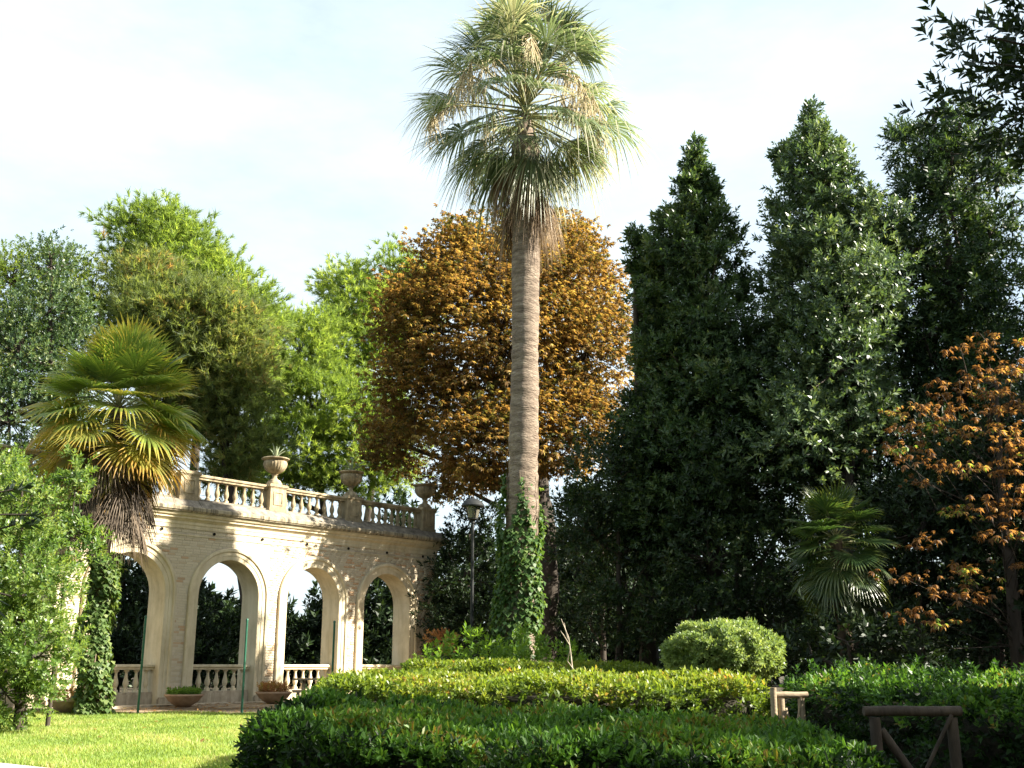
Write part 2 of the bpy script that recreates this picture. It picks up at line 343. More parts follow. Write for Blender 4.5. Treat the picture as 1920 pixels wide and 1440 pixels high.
def cone_clumps(base, z0, z1, rf, n, inner=.35):
    pos, out, cen, siz = [], [], [], []
    zs = np.linspace(0, 1, 200); wts = np.array([max(rf(t), .05) + .25 for t in zs]); wts /= wts.sum()
    for _ in range(n):
        t = float(rng.choice(zs, p=wts)); a = rng.uniform(0, 2 * PI); rmax = max(rf(t), .12)
        rmax *= 1 + .22 * math.sin(a * 3 + t * 17) + .12 * math.sin(a * 5 - t * 31)
        r = rmax * (rng.uniform(.62, 1.06) if rng.random() > inner else rng.uniform(.15, .7)); z = z0 + t * (z1 - z0)
        pos.append((base[0] + r * math.cos(a), base[1] + r * math.sin(a), z)); out.append((math.cos(a), math.sin(a), .75 + t))
        cen.append((base[0], base[1], max(z0 - .5, z - .7 * r - .3))); siz.append(min(1, .25 + .75 * rmax))
    return np.array(pos), unit(np.array(out)), np.array(cen), np.array(siz)
def tree(name, label, cat, base, clumps, tm, leafm, per=12, spread=.34, flatz=.8, up=.35, rnd=.45, trunk=None, trunk_r=.22, bark='bark',
         scale=(.75, 1.2), ctone=.17, tone0=.45, group=None, limb_frac=.35, flat=False, limb_r=.05, crown='crown', lift=0.0):
    pos, out, cen = clumps[:3]; base = np.array(base, float); n = len(pos)
    root = empty(name, base); tag(root, label, cat, group)
    cs = rng.uniform(.6, 1.35, n) * spread * (clumps[3] if len(clumps) > 3 else 1)
    off = np.clip(rng.normal(size=(n, per, 3)), -1.7, 1.7) * cs[:, None, None]; off[..., 2] *= flatz
    q = (pos[:, None] + off).reshape(-1, 3)
    d = np.repeat(out, per, 0) * .8 + unit(off.reshape(-1, 3)) * .35 + rng.normal(size=(n * per, 3)) * rnd; d[:, 2] += up
    tn = np.repeat(np.clip(rng.normal(tone0, ctone, n), 0, 1), per)
    ok = q[:, 2] > base[2] + .1 + lift
    V, F, tt = scatter(T[tm], q[ok], d[ok], rng.uniform(*scale, n * per)[ok], tn[ok], flat=flat)
    link(crown, np_mesh(crown, V - base, F, tt), root, M[leafm])
    mb = MB()
    if trunk is None:
        top = pos[np.argmax(pos[:, 2])]; trunk = [base, base * .6 + np.array((top[0], top[1], top[2])) * .4, np.array((top[0], top[1], top[2] - .3))]
    trunk = [np.array(p, float) for p in trunk]
    pts = []
    for a, b in zip(trunk[:-1], trunk[1:]):
        for t in np.linspace(0, 1, 6, endpoint=False): pts.append(a + (b - a) * t + rng.normal(0, trunk_r * .12, 3) * (0 < t))
    pts.append(trunk[-1]); pts[0] = base - np.array((0, 0, .15))
    m = len(pts); rad = [trunk_r * (1.25 if i == 0 else 1) * (1 - .9 * i / (m - 1)) + .012 for i in range(m)]
    mb.tube([p - base for p in pts], rad, 8, wob=.08)
    PT = np.array(pts)
    seen = {}
    for i in range(n):
        key = tuple(np.round(cen[i], 3))
        if key not in seen:
            c = cen[i]; d = np.linalg.norm(PT[:, :2] - c[:2], axis=1) * .3 + abs(PT[:, 2] - (c[2] - .6 * np.linalg.norm(PT[:, :2] - c[:2], axis=1).min()))
            a = PT[int(np.argmin(d))]; seen[key] = a
            L_ = np.linalg.norm(c - a)
            if L_ > .25:
                mid = (a + c) / 2 + rng.normal(0, .07 * L_, 3); r0 = limb_r + .018 * L_
                mb.tube([a - base, mid - base, c - base], [r0, r0 * .7, r0 * .4], 6)
        if rng.random() < limb_frac:
            a, b = cen[i], pos[i]; mid = (a + b) / 2 + rng.normal(0, .06 * np.linalg.norm(b - a), 3)
            mb.tube([a - base, mid - base, b + out[i] * .1 - base], [limb_r * .55, limb_r * .38, .008], 4, caps=False)
    mb.build('trunk', M[bark], root, 60)
    return root

# ------------------------------------------------------------------ fan palms
def frond_mesh(hub, az, el, Lp, Rb, spread, nseg, droop, sag, split=.5, fold=.25, tone0=.5, seed=0, wmul=1.0, cup=0.0, rag=0.0):
    r = np.random.default_rng(seed); hub = np.array(hub, float)
    D = np.array((math.cos(az) * math.cos(el), math.sin(az) * math.cos(el), math.sin(el)))
    pet = [hub + D * t * Lp - np.array((0, 0, sag * Lp * t * t)) for t in np.linspace(0, 1, 6)]
    F_ = unit(pet[-1] - pet[-2]); Sd = np.array((-math.sin(az), math.cos(az), 0)); Sd = unit(Sd + r.normal(0, .12, 3)); Sd = unit(Sd - F_ * (Sd @ F_)); Nn = np.cross(F_, Sd)
    if Nn[2] < 0 and el > -R(60): Nn = -Nn
    V, F, Tn = [], [], []
    da = 2 * spread / nseg; rows = [.03, .25, split, split + (1 - split) * .35, split + (1 - split) * .7, 1.0]
    for i in range(nseg):
        if rag and r.random() < .10: continue
        a = -spread + (i + .5) * da + r.normal(0, da * (.12 + .5 * rag)); Ls = Rb * (.80 + .20 * math.cos(a * .6)) * r.uniform(.9 - .3 * rag, 1.05)
        d = unit(F_ * math.cos(a) + Sd * math.sin(a) + Nn * cup * (1 - math.cos(a))); lat = unit(np.cross(Nn, d)); dr = droop * r.uniform(.7 - .6 * rag, 1.35 + 1.2 * rag); tn = np.clip(tone0 + r.normal(0, .12), 0, 1)
        b = len(V)
        for j, t in enumerate(rows):
            x = t * Ls; wd = .5 * da * min(t, split) * Ls * 1.04 * wmul
            if t > split: wd *= max(.03, 1 - ((t - split) / (1 - split)) ** 1.2)
            g = dr * Ls * (t ** 2 * .16 + max(0, t - split) ** 1.5 * 1.5)
            p = pet[-1] + d * (x - .25 * g) - np.array((0, 0, g))
            V += [p - lat * wd, p + Nn * wd * fold * 2, p + lat * wd]
        for j in range(len(rows) - 1):
            for c in (0, 1):
                F.append((b + j*3 + c, b + j*3 + c + 1, b + j*3 + c + 4, b + j*3 + c + 3)); Tn.append(min(1, tn + .10 * j * (j > 2)))
    return np.array(V), np.array(F), np.array(Tn), pet
def add_frond(root, name, matn, pet_r=.022, **kw):
    V, F, Tn, pet = frond_mesh(**kw)
    o = link(name, np_mesh(name, V, F, Tn), root, M[matn])
    mb = MB(); mb.tube(pet, [pet_r * 1.5, pet_r * 1.2, pet_r, pet_r * .9, pet_r * .8, pet_r * .6], 5); mb.build('petiole', M['petiole'], o, 60)
    return o

# ------------------------------------------------------------------ ground
def sheet(name, outline, mat, zoff=0.0, label=None):
    """a thin-laid surface that follows the rise of the ground"""
    bm = bmesh.new(); vs = [bm.verts.new((x, y, 0)) for x, y in outline]; bm.faces.new(vs)
    for yy in (10, 16, 20, 24, 28, 32.12):
        g = bmesh.ops.bisect_plane(bm, geom=bm.verts[:] + bm.edges[:] + bm.faces[:], plane_co=(0, yy, 0), plane_no=(0, 1, 0))
    for v in bm.verts: v.co.z = ground(v.co.y) + zoff
    bmesh.ops.recalc_face_normals(bm, faces=bm.faces[:])
    if sum(f.normal.z for f in bm.faces) < 0: bmesh.ops.reverse_faces(bm, faces=bm.faces[:])
    me = bpy.data.meshes.new(name); bm.to_mesh(me); bm.free()
    o = link(name, me, None, mat); o['kind'] = 'structure'; return o
sheet('ground', [(-600, -300), (600, -300), (600, 900), (-600, 900)], M['woodfloor'])
sheet('lawn', [(-26, 5), (3, 5), (3, 28.6), (-26, 28.6)], M['lawn'], .004)
sheet('earth_strip', [(-26, 28.6), (3, 28.6), (3, 42), (-3, 42), (-12, 33.5), (-26, 21.5), (-26, 28)], M['soil'], .009)
sheet('path', [(-22, 26.7), (-2, 13.4), (-1, 11.9), (-22, 25.0)], M['pathm'], .016)

# grass blades on the lawn
def grass(n, x0, x1, y0, y1, hmin, hmax, tone0=.5):
    y = y0 + (y1 - y0) * rng.random(n) ** 1.15; x = rng.uniform(x0, x1, n)
    bare = np.sin(x * 2.3 + 1.7 * np.sin(y * 1.9)) + np.sin(y * 2.9 + 1.3 * np.sin(x * 1.3)) + rng.normal(0, .35, n)
    ok = (bare < 1.45) & (y > 26.7 - .665 * (x + 22) + .05) & (x > -.62 * y + 0) & (x < -.10 * y - .0); x, y = x[ok], y[ok]; n = len(x)
    z = np.clip(.0226 * (y - 10), 0, .5); a = rng.uniform(0, 2 * PI, n); h = rng.uniform(hmin, hmax, n); wd = rng.uniform(.007, .015, n)
    patch = .5 + .5 * np.sin(x * 1.7 + 1.3 * np.sin(y * .9)) * np.sin(y * 1.3 + np.sin(x * 1.1)); h *= .65 + .6 * patch
    b = np.stack([x, y, z], 1); s = np.stack([np.cos(a), np.sin(a), 0 * a], 1) * wd[:, None]; le = rng.normal(0, .45, (n, 2)) * h[:, None]
    tip = b + np.stack([le[:, 0], le[:, 1], h], 1)
    V = np.stack([b - s, b + s, tip], 1).reshape(-1, 3)
    return V, np.arange(3 * n).reshape(n, 3), np.clip(rng.normal(tone0, .2, n) + .5 * (patch - .5), 0, 1)
V, F, tt = grass(240000, -16, -1.5, 14, 28.8, .035, .085)
tag(link('grass', np_mesh('grass', V, F, tt), None, M['grass']), 'sunlit short green grass of the lawn in front of the arcade', 'grass', kind='stuff')
# fallen leaves on lawn and earth
n = 900; x = rng.uniform(-14, -2, n); y = np.where(rng.random(n) < .25, rng.uniform(17, 28.5, n), rng.uniform(28.6, 33, n))
V, F, tt = scatter([kite((0, 0, 0), (0, 0, 1), (0, 1, 0), .11, .07)[None]], np.stack([x, y, [ground(v) + .03 for v in y]], 1), np.stack([rng.normal(size=n), rng.normal(size=n), rng.normal(0, .2, n)], 1), rng.uniform(.6, 1.4, n), rng.uniform(.2, .9, n), flat=True)
tag(link('fallen_leaves', np_mesh('fallen_leaves', V, F, tt), None, M['chestnut_r']), 'dry brown leaves fallen on the earth strip and lawn', 'leaves', kind='stuff')

# ------------------------------------------------------------------ the arcade
PER, OPEN, H, TH, BASEZ = 3.36, 2.238, 5.27, .8, .5
RAD = OPEN / 2; ZS = 4.28 - RAD
S0, S1 = -2 * PER - 1.15, 3.064 * PER
ANG = math.atan2(.768, .641)
AX, AY = 33 * (361 - 960) / 2088, 33.0
arc = empty('arcade', (AX, AY, BASEZ), ANG)
tag(arc, 'long buff brick garden arcade of round arches crowned by a stone balustrade', 'arcade')
KS = range(-2, 3)
def arch_wall():
    mb = MB(); n = 28
    edges = [S0] + [v for k in KS for v in (k * PER, k * PER + OPEN)] + [S1]
    for y, flip in ((0, False), (TH, True)):
        def q(pts):
            V = [(s, y, z) for s, z in pts]; mb.add(V, [tuple(range(len(V)))[::-1] if flip else tuple(range(len(V)))])
        for i in range(0, len(edges), 2):
            q([(edges[i], -.3), (edges[i + 1], -.3), (edges[i + 1], ZS), (edges[i], ZS)]); q([(edges[i], ZS), (edges[i + 1], ZS), (edges[i + 1], H), (edges[i], H)])
        for k in KS:
            c = k * PER + RAD
            A = [(c - RAD * math.cos(PI * i / n), ZS + RAD * math.sin(PI * i / n)) for i in range(n + 1)]
            for a, b in zip(A[:-1], A[1:]): q([a, b, (b[0], H), (a[0], H)])
    for k in KS:
        c = k * PER + RAD
        A = [(k * PER, -.3)] + [(c - RAD * math.cos(PI * i / n), ZS + RAD * math.sin(PI * i / n)) for i in range(n + 1)] + [(k * PER + OPEN, -.3)]
        for a, b in zip(A[:-1], A[1:]): mb.add([(a[0], 0, a[1]), (b[0], 0, b[1]), (b[0], TH, b[1]), (a[0], TH, a[1])], [(0, 1, 2, 3)])
    for s, fl in ((S0, 1), (S1, 0)):
        V = [(s, 0, -.3), (s, TH, -.3), (s, TH, H), (s, 0, H)]; mb.add(V, [(3, 2, 1, 0) if fl else (0, 1, 2, 3)])
    mb.build('wall', M['mortar'], arc)
    jm = MB()          # plaster lining of the arch reveals, 12 mm thick
    for k in KS:
        c = k * PER + RAD; r1 = RAD - .012
        A = [(c - r1, -.3)] + [(c - r1 * math.cos(PI * i / n), ZS + r1 * math.sin(PI * i / n)) for i in range(n + 1)] + [(c + r1, -.3)]
        for a, b in zip(A[:-1], A[1:]): jm.add([(a[0], -.02, a[1]), (b[0], -.02, b[1]), (b[0], TH + .02, b[1]), (a[0], TH + .02, a[1])], [(0, 1, 2, 3)])
    jm.build('reveal_lining', M['plaster'], arc, 40)
arch_wall()
BAND = .355
av = [(-.012, -.02), (0, -.032), (.125, -.032), (.13, -.05), (.235, -.05), (.24, -.07), (.262, -.095), (.335, -.095), (BAND, -.07), (BAND, .01)]
arch_me = None
for k in KS:
    mb = MB(); n = 28; st = []
    path = [((-1, 0), (0, .16)), ] ; pts = []
    for o_, y_ in av:
        line = [(-RAD - o_, .16)] + [(-(RAD + o_) * math.cos(PI * i / n), ZS + (RAD + o_) * math.sin(PI * i / n)) for i in range(n + 1)] + [(RAD + o_, .16)]
        pts.append([(a, y_, b) for a, b in line])
    m = len(pts[0]); V = [p for row in pts for p in row]
    F = [(i*m+j, i*m+j+1, (i+1)*m+j+1, (i+1)*m+j) for i in range(len(av) - 1) for j in range(m - 1)]
    if arch_me is None:
        mb.add(V, F); arch_me = mb.mesh('archivolt', 35); arch_me.materials.append(M['plaster'])
    o = link('archivolt', arch_me, arc, None, (k * PER + RAD, 0, 0))
# pier plinths
pl = None
for k in range(-2, 4):
    a, b = (k - 1) * PER + OPEN + 0.0, k * PER
    if k == -2: a = S0
    if k == 3: b = S1
    mb = MB(); mb.box((a + .012, -.115, -.3), (b - .012, -.002, .19)); mb.box((a + .02, -.105, .19), (b - .02, -.002, .215))
    mb.build('plinth', M['stone_light'], arc)
mb = MB(); mb.box((S0 - .2, -.75, -.3), (S1 + .3, -.118, .035)); mb.build('paving_edge', M['stone_light'], arc)
# bricks
BL, BH, JT = .25, .066, .012
rows = []; z = .225; ri = 0
while z + BH < H - .02:
    hw = []
    for k in KS:
        c = k * PER + RAD; zt = z
        ro = RAD + BAND + .008
        h = ro if z + BH < ZS else (math.sqrt(max(0, ro * ro - (max(zt, ZS) - ZS) ** 2)) if z - ZS < ro else 0)
        hw.append((c - h, c + h) if h > 0 else None)
    free = [(S0 + .005, S1 - .004)]
    for iv in hw:
        if iv is None: continue
        nf = []
        for a, b in free:
            if iv[1] <= a or iv[0] >= b: nf.append((a, b)); continue
            if iv[0] > a: nf.append((a, iv[0]))
            if iv[1] < b: nf.append((iv[1], b))
        free = nf
    if not (4.86 < z + BH / 2 < 4.965):
        s = S0 - (ri % 2) * .13 - .07 * (ri % 3)
        while s < S1:
            ln = BL if (ri % 5) or rng.random() < .6 else .12
            for a, b in free:
                x0, x1 = max(s, a), min(s + ln, b)
                if x1 - x0 > .05: rows.append((x0, x1, z))
            s += ln + JT
    z += BH + JT; ri += 1
def wpos(s): return AX + s * math.cos(ANG), AY + s * math.sin(ANG)
def bdist(b):
    s = (b[0] + b[1]) / 2; X, Yw = wpos(s); vis = 0 if s > -1.2 else 60
    return math.hypot(X, Yw) + vis
rows.sort(key=bdist)
BT = []
for i in range(10):
    mb = MB(); mb.add([(-.5, 0, 0), (.5, 0, 0), (.5, 0, 1), (-.5, 0, 1), (-.47, -1, .06), (.47, -1, .06), (.47, -1, .94), (-.47, -1, .94)],
                      [(4, 5, 6, 7), (0, 1, 5, 4), (1, 2, 6, 5), (2, 3, 7, 6), (3, 0, 4, 7)])
    me = mb.mesh('brick'); t_ = me.attributes.new('tone', 'FLOAT', 'FACE'); t_.data.foreach_set('value', [.08 if i == 0 else .0 if i == 1 else .12 + .08 * i] * 5); me.materials.append(M['brick']); BT.append(me)
for (x0, x1, z) in rows[:300]:
    o = link('brick', BT[int(rng.choice(10, p=[.09, .06] + [.85 / 8] * 8))], arc); o.location = ((x0 + x1) / 2, 0, z); o.scale = (x1 - x0, rng.uniform(.004, .010), BH)
bv, bf, bt = [], [], []
for (x0, x1, z) in rows[300:]:
    d = rng.uniform(.004, .010); b = len(bv); e = .003
    bv += [(x0, 0, z), (x1, 0, z), (x1, 0, z + BH), (x0, 0, z + BH), (x0 + e, -d, z + e), (x1 - e, -d, z + e), (x1 - e, -d, z + BH - e), (x0 + e, -d, z + BH - e)]
    bf += [(b+4, b+5, b+6, b+7), (b, b+1, b+5, b+4), (b+1, b+2, b+6, b+5), (b+2, b+3, b+7, b+6), (b+3, b, b+4, b+7)]; bt += [float(np.clip(rng.normal(.5, .28), 0, 1)) if rng.random() > .1 else .05] * 5
o = link('brickwork', np_mesh('brickwork', bv, bf, bt), arc, M['brick']); o['kind'] = 'stuff'
# end face of the wall: courses of brick too
mb = MB(); z = .225; i = 0
while z + BH < H - .02:
    y = .01 + (i % 2) * .13
    if i % 2: mb.box((S1 - .003, .008, z), (S1 + .012, .128, z + BH))
    while y + .06 < TH:
        mb.box((S1 - .003, y, z), (S1 + rng.uniform(.007, .016), min(y + BL, TH - .008), z + BH)); y += BL + JT
    z += BH + JT; i += 1
o = mb.build('end_brickwork', M['brick'], arc); o['kind'] = 'stuff'
mb = MB(); mb.box((S0 - .02, -.03, 4.885), (S1 + .022, -.004, 4.93)); mb.build('string_course', M['plaster'], arc)
dm = None
for k in range(-4, 7):
    s = .42 + k * PER * .545
    if not S0 + .3 < s < S1 - .3: continue
    if dm is None:
        mb = MB(); mb.lathe([(.0, .0), (.045, 0), (.045, .03), (.034, .032), (.034, .004), (0, .003)], 12); dm = mb.mesh('drain_hole', 30); dm.materials.append(M['hole'])
    o = link('drain_hole', dm, arc); o.location = (s, -.012, 5.02); o.rotation_euler = (PI / 2, 0, 0)
def ringed(prof, name, mat, smooth=25, x0=S0, x1=S1, y0=0., y1=TH):
    mb = MB(); V = []
    for o_, z in prof: V += [(x0 - o_, y0 - o_, z), (x1 + o_, y0 - o_, z), (x1 + o_, y1 + o_, z), (x0 - o_, y1 + o_, z)]
    m = len(prof); F = [(i*4+j, i*4+(j+1) % 4, (i+1)*4+(j+1) % 4, (i+1)*4+j) for i in range(m - 1) for j in range(4)] + [(3, 2, 1, 0), tuple((m-1)*4 + j for j in range(4))]
    mb.add(V, F); return mb.build(name, mat, arc, smooth)
ringed([(-.004, 5.1), (.035, 5.1), (.035, 5.2), (.055, 5.23), (.055, 5.30), (.12, 5.37), (.155, 5.39), (.155, 5.435), (.215, 5.47), (.26, 5.54), (.26, 5.56), (-.01, 5.561)], 'cornice', M['plaster'])
# coping slabs of the cornice lip, one by one
s = S0 - .33; i = 0
while s < S1 + .36 - .05:
    e = min(s + .88 + rng.uniform(-.12, .12), S1 + .36)
    mb = MB(); dz = rng.uniform(-.006, .006); g = .008
    pr = [(-.315, 5.565), (-.335, 5.60), (-.36, 5.615), (-.362, 5.70), (-.345, 5.725), (-.27, 5.745), (-.27, 5.565)]
    V = [(xx, y, z + dz) for xx in (s + g, e - g) for y, z in pr]; m = len(pr)
    mb.add(V, [(j, (j + 1) % m, m + (j + 1) % m, m + j)[::-1] for j in range(m)] + [tuple(range(m)), tuple(range(2 * m - 1, m - 1, -1))])
    mb.build('coping_slab', M['coping'], arc); s = e; i += 1
# sloping ledge above the lip, in mortared lengths
s = S0 - .3
while s < S1 + .30:
    e = min(s + rng.uniform(1.3, 2.2), S1 + .33); mb = MB(); d = rng.uniform(-.008, .008)
    pr = [(-.268, 5.57), (-.268, 5.748 + d), (-.05, 5.955 + d), (.0, 5.985), (TH + .1, 5.985), (TH + .1, 5.57)]; m = len(pr)
    V = [(xx, y, z) for xx in (s + .004, e - .004) for y, z in pr]
    mb.add(V, [(j, (j + 1) % m, m + (j + 1) % m, m + j) for j in range(m)] + [tuple(range(m))[::-1], tuple(range(m, 2 * m))])
    mb.build('ledge', M['roofgrime'], arc); s = e
# balusters
BAL = [(.072, 0), (.072, .075), (.05, .08), (.058, .1), (.05, .118), (.045, .13), (.07, .19), (.083, .25), (.076, .31), (.052, .40), (.038, .48), (.036, .53), (.052, .55), (.04, .565), (.064, .58), (.064, .62)]
def bal_mesh(mat):
    mb = MB(); mb.lathe(BAL, 16, square=(0, 1, 14, 15)); me = mb.mesh('baluster', 40); me.materials.append(M[mat]); return me
bm1, bm2 = bal_mesh('plaster'), bal_mesh('stone')
def rail_mesh(mb, a, b, y, hw, z):
    pr = [(-hw * .72, 0), (-hw * .75, .05), (-hw, .075), (-hw, .125), (-hw * .85, .15), (hw * .85, .15), (hw, .125), (hw, .075), (hw * .75, .05), (hw * .72, 0)]
    V = [(xx, y + p, z + q) for xx in (a, b) for p, q in pr]; m = len(pr)
    mb.add(V, [(j, (j + 1) % m, m + (j + 1) % m, m + j)[::-1] for j in range(m)] + [tuple(range(m)), tuple(range(2 * m - 1, m - 1, -1))])
for k in KS:
    a, b = k * PER + .014, k * PER + OPEN - .014; yb = .36
    mb = MB(); rail_mesh(mb, a, b, yb, .17, .985)
    par = mb.build('parapet_rail', M['plaster'], arc)
    mb = MB(); mb.box((a, yb - .15, -.3), (b, yb + .15, .30)); mb.box((a, yb - .12, .30), (b, yb + .12, .362)); mb.build('kerb', M['stone_light'], par)
    for i in range(7):
        o = link('baluster', bm1, par); o.location = (a + (b - a) * (i + .5) / 7, yb, .36)
# crowning balustrade
YB = .20
PW = .64
cents = [k * PER - .561 for k in range(-2, 3)] + [S1 - .40]
mb = MB()
for s in cents[:1]: pass
ped = None
pm = MB()
hw = PW / 2
for lo, hi, z0, z1 in ((-hw - .03, hw + .03, 5.97, 6.08), (-hw, hw, 6.08, 6.74), (-hw - .025, hw + .025, 6.74, 6.775), (-hw - .06, hw + .06, 6.775, 6.84), (-hw - .03, hw + .03, 6.84, 6.87)):
    pm.box((lo, lo * .8, z0), (hi, hi * .8, z1))
# framed panel on the front
yf = -hw * .8
for bx in ((-.19, .19, 6.58, 6.62), (-.19, .19, 6.18, 6.22), (-.19, -.15, 6.22, 6.58), (.15, .19, 6.22, 6.58)):
    pm.box((bx[0], yf - .022, bx[2]), (bx[1], yf - .001, bx[3]))
ped = pm.mesh('pedestal'); ped.materials.append(M['stone'])
for s in cents:
    o = link('pedestal', ped, arc); o.location = (s, YB + .05, 0)
spans = [(S0 + .02, cents[0] - hw)] + [(a + hw, b - hw) for a, b in zip(cents[:-1], cents[1:])]
for a, b in spans:
    if b - a < .4: continue
    mb = MB(); rail_mesh(mb, a + .003, b - .003, YB + .05, .16, 6.672)
    par = mb.build('handrail', M['stone'], arc)
    mb = MB(); mb.box((a, YB - .10, 5.98), (b, YB + .20, 6.055)); mb.build('plinth_course', M['roofgrime'], par)
    nb = max(2, round((b - a) / .325))
    for i in range(nb):
        o = link('baluster', bm2, par); o.location = (a + (b - a) * (i + .5) / nb, YB + .05, 6.054)

# urns and agaves on the pedestals
def wall_pt(s, y, z): 
    c, sn = math.cos(ANG), math.sin(ANG); return np.array((AX + s * c - y * sn, AY + s * sn + y * c, BASEZ + z))
urn_parts = []
mb = MB(); mb.lathe([(.05, .36), (.10, .375), (.20, .42), (.30, .50), (.36, .60), (.385, .70), (.37, .78), (.345, .81)], 96, mod=lambda th, i: 1 + (.075 * (abs(math.sin(th * 12)) - .5) if 1 <= i <= 6 else 0)); urn_parts.append(('bowl', mb.mesh('bowl', 50)))
mb = MB(); mb.lathe([(.35, .805), (.40, .83), (.455, .86), (.46, .885), (.43, .90), (.38, .895), (.35, .85), (0, .84)], 40); urn_parts.append(('rim', mb.mesh('rim', 40)))
mb = MB(); mb.lathe([(.20, .12), (.19, .15), (.10, .20), (.075, .26), (.085, .33), (.12, .345), (.10, .37), (.05, .38)], 28); urn_parts.append(('stem', mb.mesh('stem', 50)))
mb = MB(); mb.lathe([(.26, 0), (.26, .06), (.23, .08), (.22, .12), (.0, .125)], 28); urn_parts.append(('foot', mb.mesh('foot', 40)))
for _, me in urn_parts: me.materials.append(M['stone'])
urn_lab = {2: 'fluted stone urn holding an upright pale agave, beside the fan palm', 3: 'fluted stone urn with a spreading blue agave, middle one on the balustrade',
           4: 'fluted stone urn behind autumn leaves at the far end of the balustrade', 1: 'fluted stone urn hidden behind the crown of the fan palm'}
cents_u = {2: cents[3], 3: cents[4], 4: cents[5]}
for key, s in cents_u.items():
    u = empty('urn', wall_pt(s, YB + .05, 6.87), ANG); tag(u, urn_lab[key], 'urn', 'stone urns on the balustrade')
    for nm, me in urn_parts: link(nm, me, u)
def agave(loc, label, n, spread, size, seed):
    r = np.random.default_rng(seed); root = empty('agave', loc); tag(root, label, 'agave', 'agaves in the balustrade urns')
    for i in range(n):
        a = i * 2.4 + r.uniform(-.3, .3); tilt = spread * (1.1 - .8 * i / n) * r.uniform(.8, 1.2); ln = size * r.uniform(.75, 1.1)
        V = []
        for t in np.linspace(0, 1, 6):
            th = tilt * (.6 + .8 * t); rad = ln * t * math.sin(th); zz = ln * t * math.cos(th * .9); wd = .055 * (1 - t ** 1.6) * (.6 + .8 * t) + .003
            c, s = math.cos(a), math.sin(a)
            for k_, (w_, dz) in enumerate(((-wd, .02), (0, -.012), (wd, .02))): V.append((rad * c - w_ * s, rad * s + w_ * c, zz + dz))
        F = [(j*3+k_, j*3+k_+1, j*3+k_+4, j*3+k_+3) for j in range(5) for k_ in (0, 1)]
        mb = MB(); mb.add(V, F); mb.build('leaf', M['agave'], root, 60)
agave(wall_pt(cents[3], YB + .05, 6.87 + .83), 'upright pale agave growing in the nearest urn beside the fan palm', 9, .45, .52, 1)
agave(wall_pt(cents[4], YB + .05, 6.87 + .83), 'spreading blue-grey agave growing in the middle urn', 11, .85, .62, 2)

# bowls on the ground in front of the piers
bp = []
mb = MB(); mb.lathe([(.16, .0), (.19, .02), (.30, .08), (.42, .17), (.49, .27), (.53, .30), (.53, .34), (.485, .345), (.47, .29), (0, .27)], 36); bowl_me = mb.mesh('bowl', 40); bowl_me.materials.append(M['terracotta'])
for (px, Y, lab, plab, mname, pn) in ((137, 28.6, 'shallow terracotta bowl planter between the bushy shrub and the ivy-clad palm trunk', 'straggly dry plants in the bowl beside the ivy-clad palm trunk', 'dryplant', 26),
                         (349, 31.2, 'shallow terracotta bowl planter below the brick pier with exposed red bricks', 'low green weeds filling the bowl below the exposed brick pier', 'weed', 60),
                         (516, 33.2, 'shallow terracotta bowl planter half hidden by the end of the front hedge', 'dry orange plants in the bowl behind the front hedge', 'dryplant', 60)):
    X = (px - 960) / 2088 * Y; g = ground(Y) + .01
    o = link('planter', bowl_me, None, None, (X, Y, g)); tag(o, lab, 'planter', 'bowl planters in front of the arcade')
    n = pn * 6; a = rng.uniform(0, 2 * PI, n); rr = .42 * np.sqrt(rng.random(n)); hh = rng.uniform(0, .16 if mname == 'weed' else .30, n)
    V, F, tt = scatter(T['fine'], np.stack([X + rr * np.cos(a), Y + rr * np.sin(a), g + .28 + hh * (1 - rr)], 1), np.stack([np.cos(a) * .5, np.sin(a) * .5, np.ones(n)], 1) + rng.normal(size=(n, 3)) * .3, rng.uniform(.5, 1, n), rng.uniform(.1, .9, n))
    base = np.array((X, Y, g + .28))
    tag(link('potted_plant', np_mesh('potted_plant', V - base, F, tt), None, M[mname], base), plab, 'plant', 'plants in the bowl planters')

# green stakes
for (px, py, Y, h, lab) in ((258, 1340, 28.2, 2.42, 'dark green metal stake in the lawn next to the ivy-clad palm trunk'), (453, 1336, 28.5, 2.35, 'dark green metal stake in the lawn before the second full arch, between two bowl planters'),
                            (620.5, 1330, 30.0, 2.32, 'dark green metal stake rising behind the sunlit hedge beside the picnic table')):
    b = P(px, py, Y); b[2] = ground(Y)
    st = empty('stake', b); tag(st, lab, 'stake', 'green stakes on the lawn')
    mb = MB(); mb.tube([(0, 0, -.2), (0, 0, h * .5), (0, 0, h - .04)], .030, 10); mb.build('tube', M['green_paint'], st, 50)
    mb = MB(); mb.lathe([(.034, h - .05), (.036, h - .01), (.02, h + .012), (0, h + .015)], 10); mb.build('cap', M['green_paint'], st, 50)

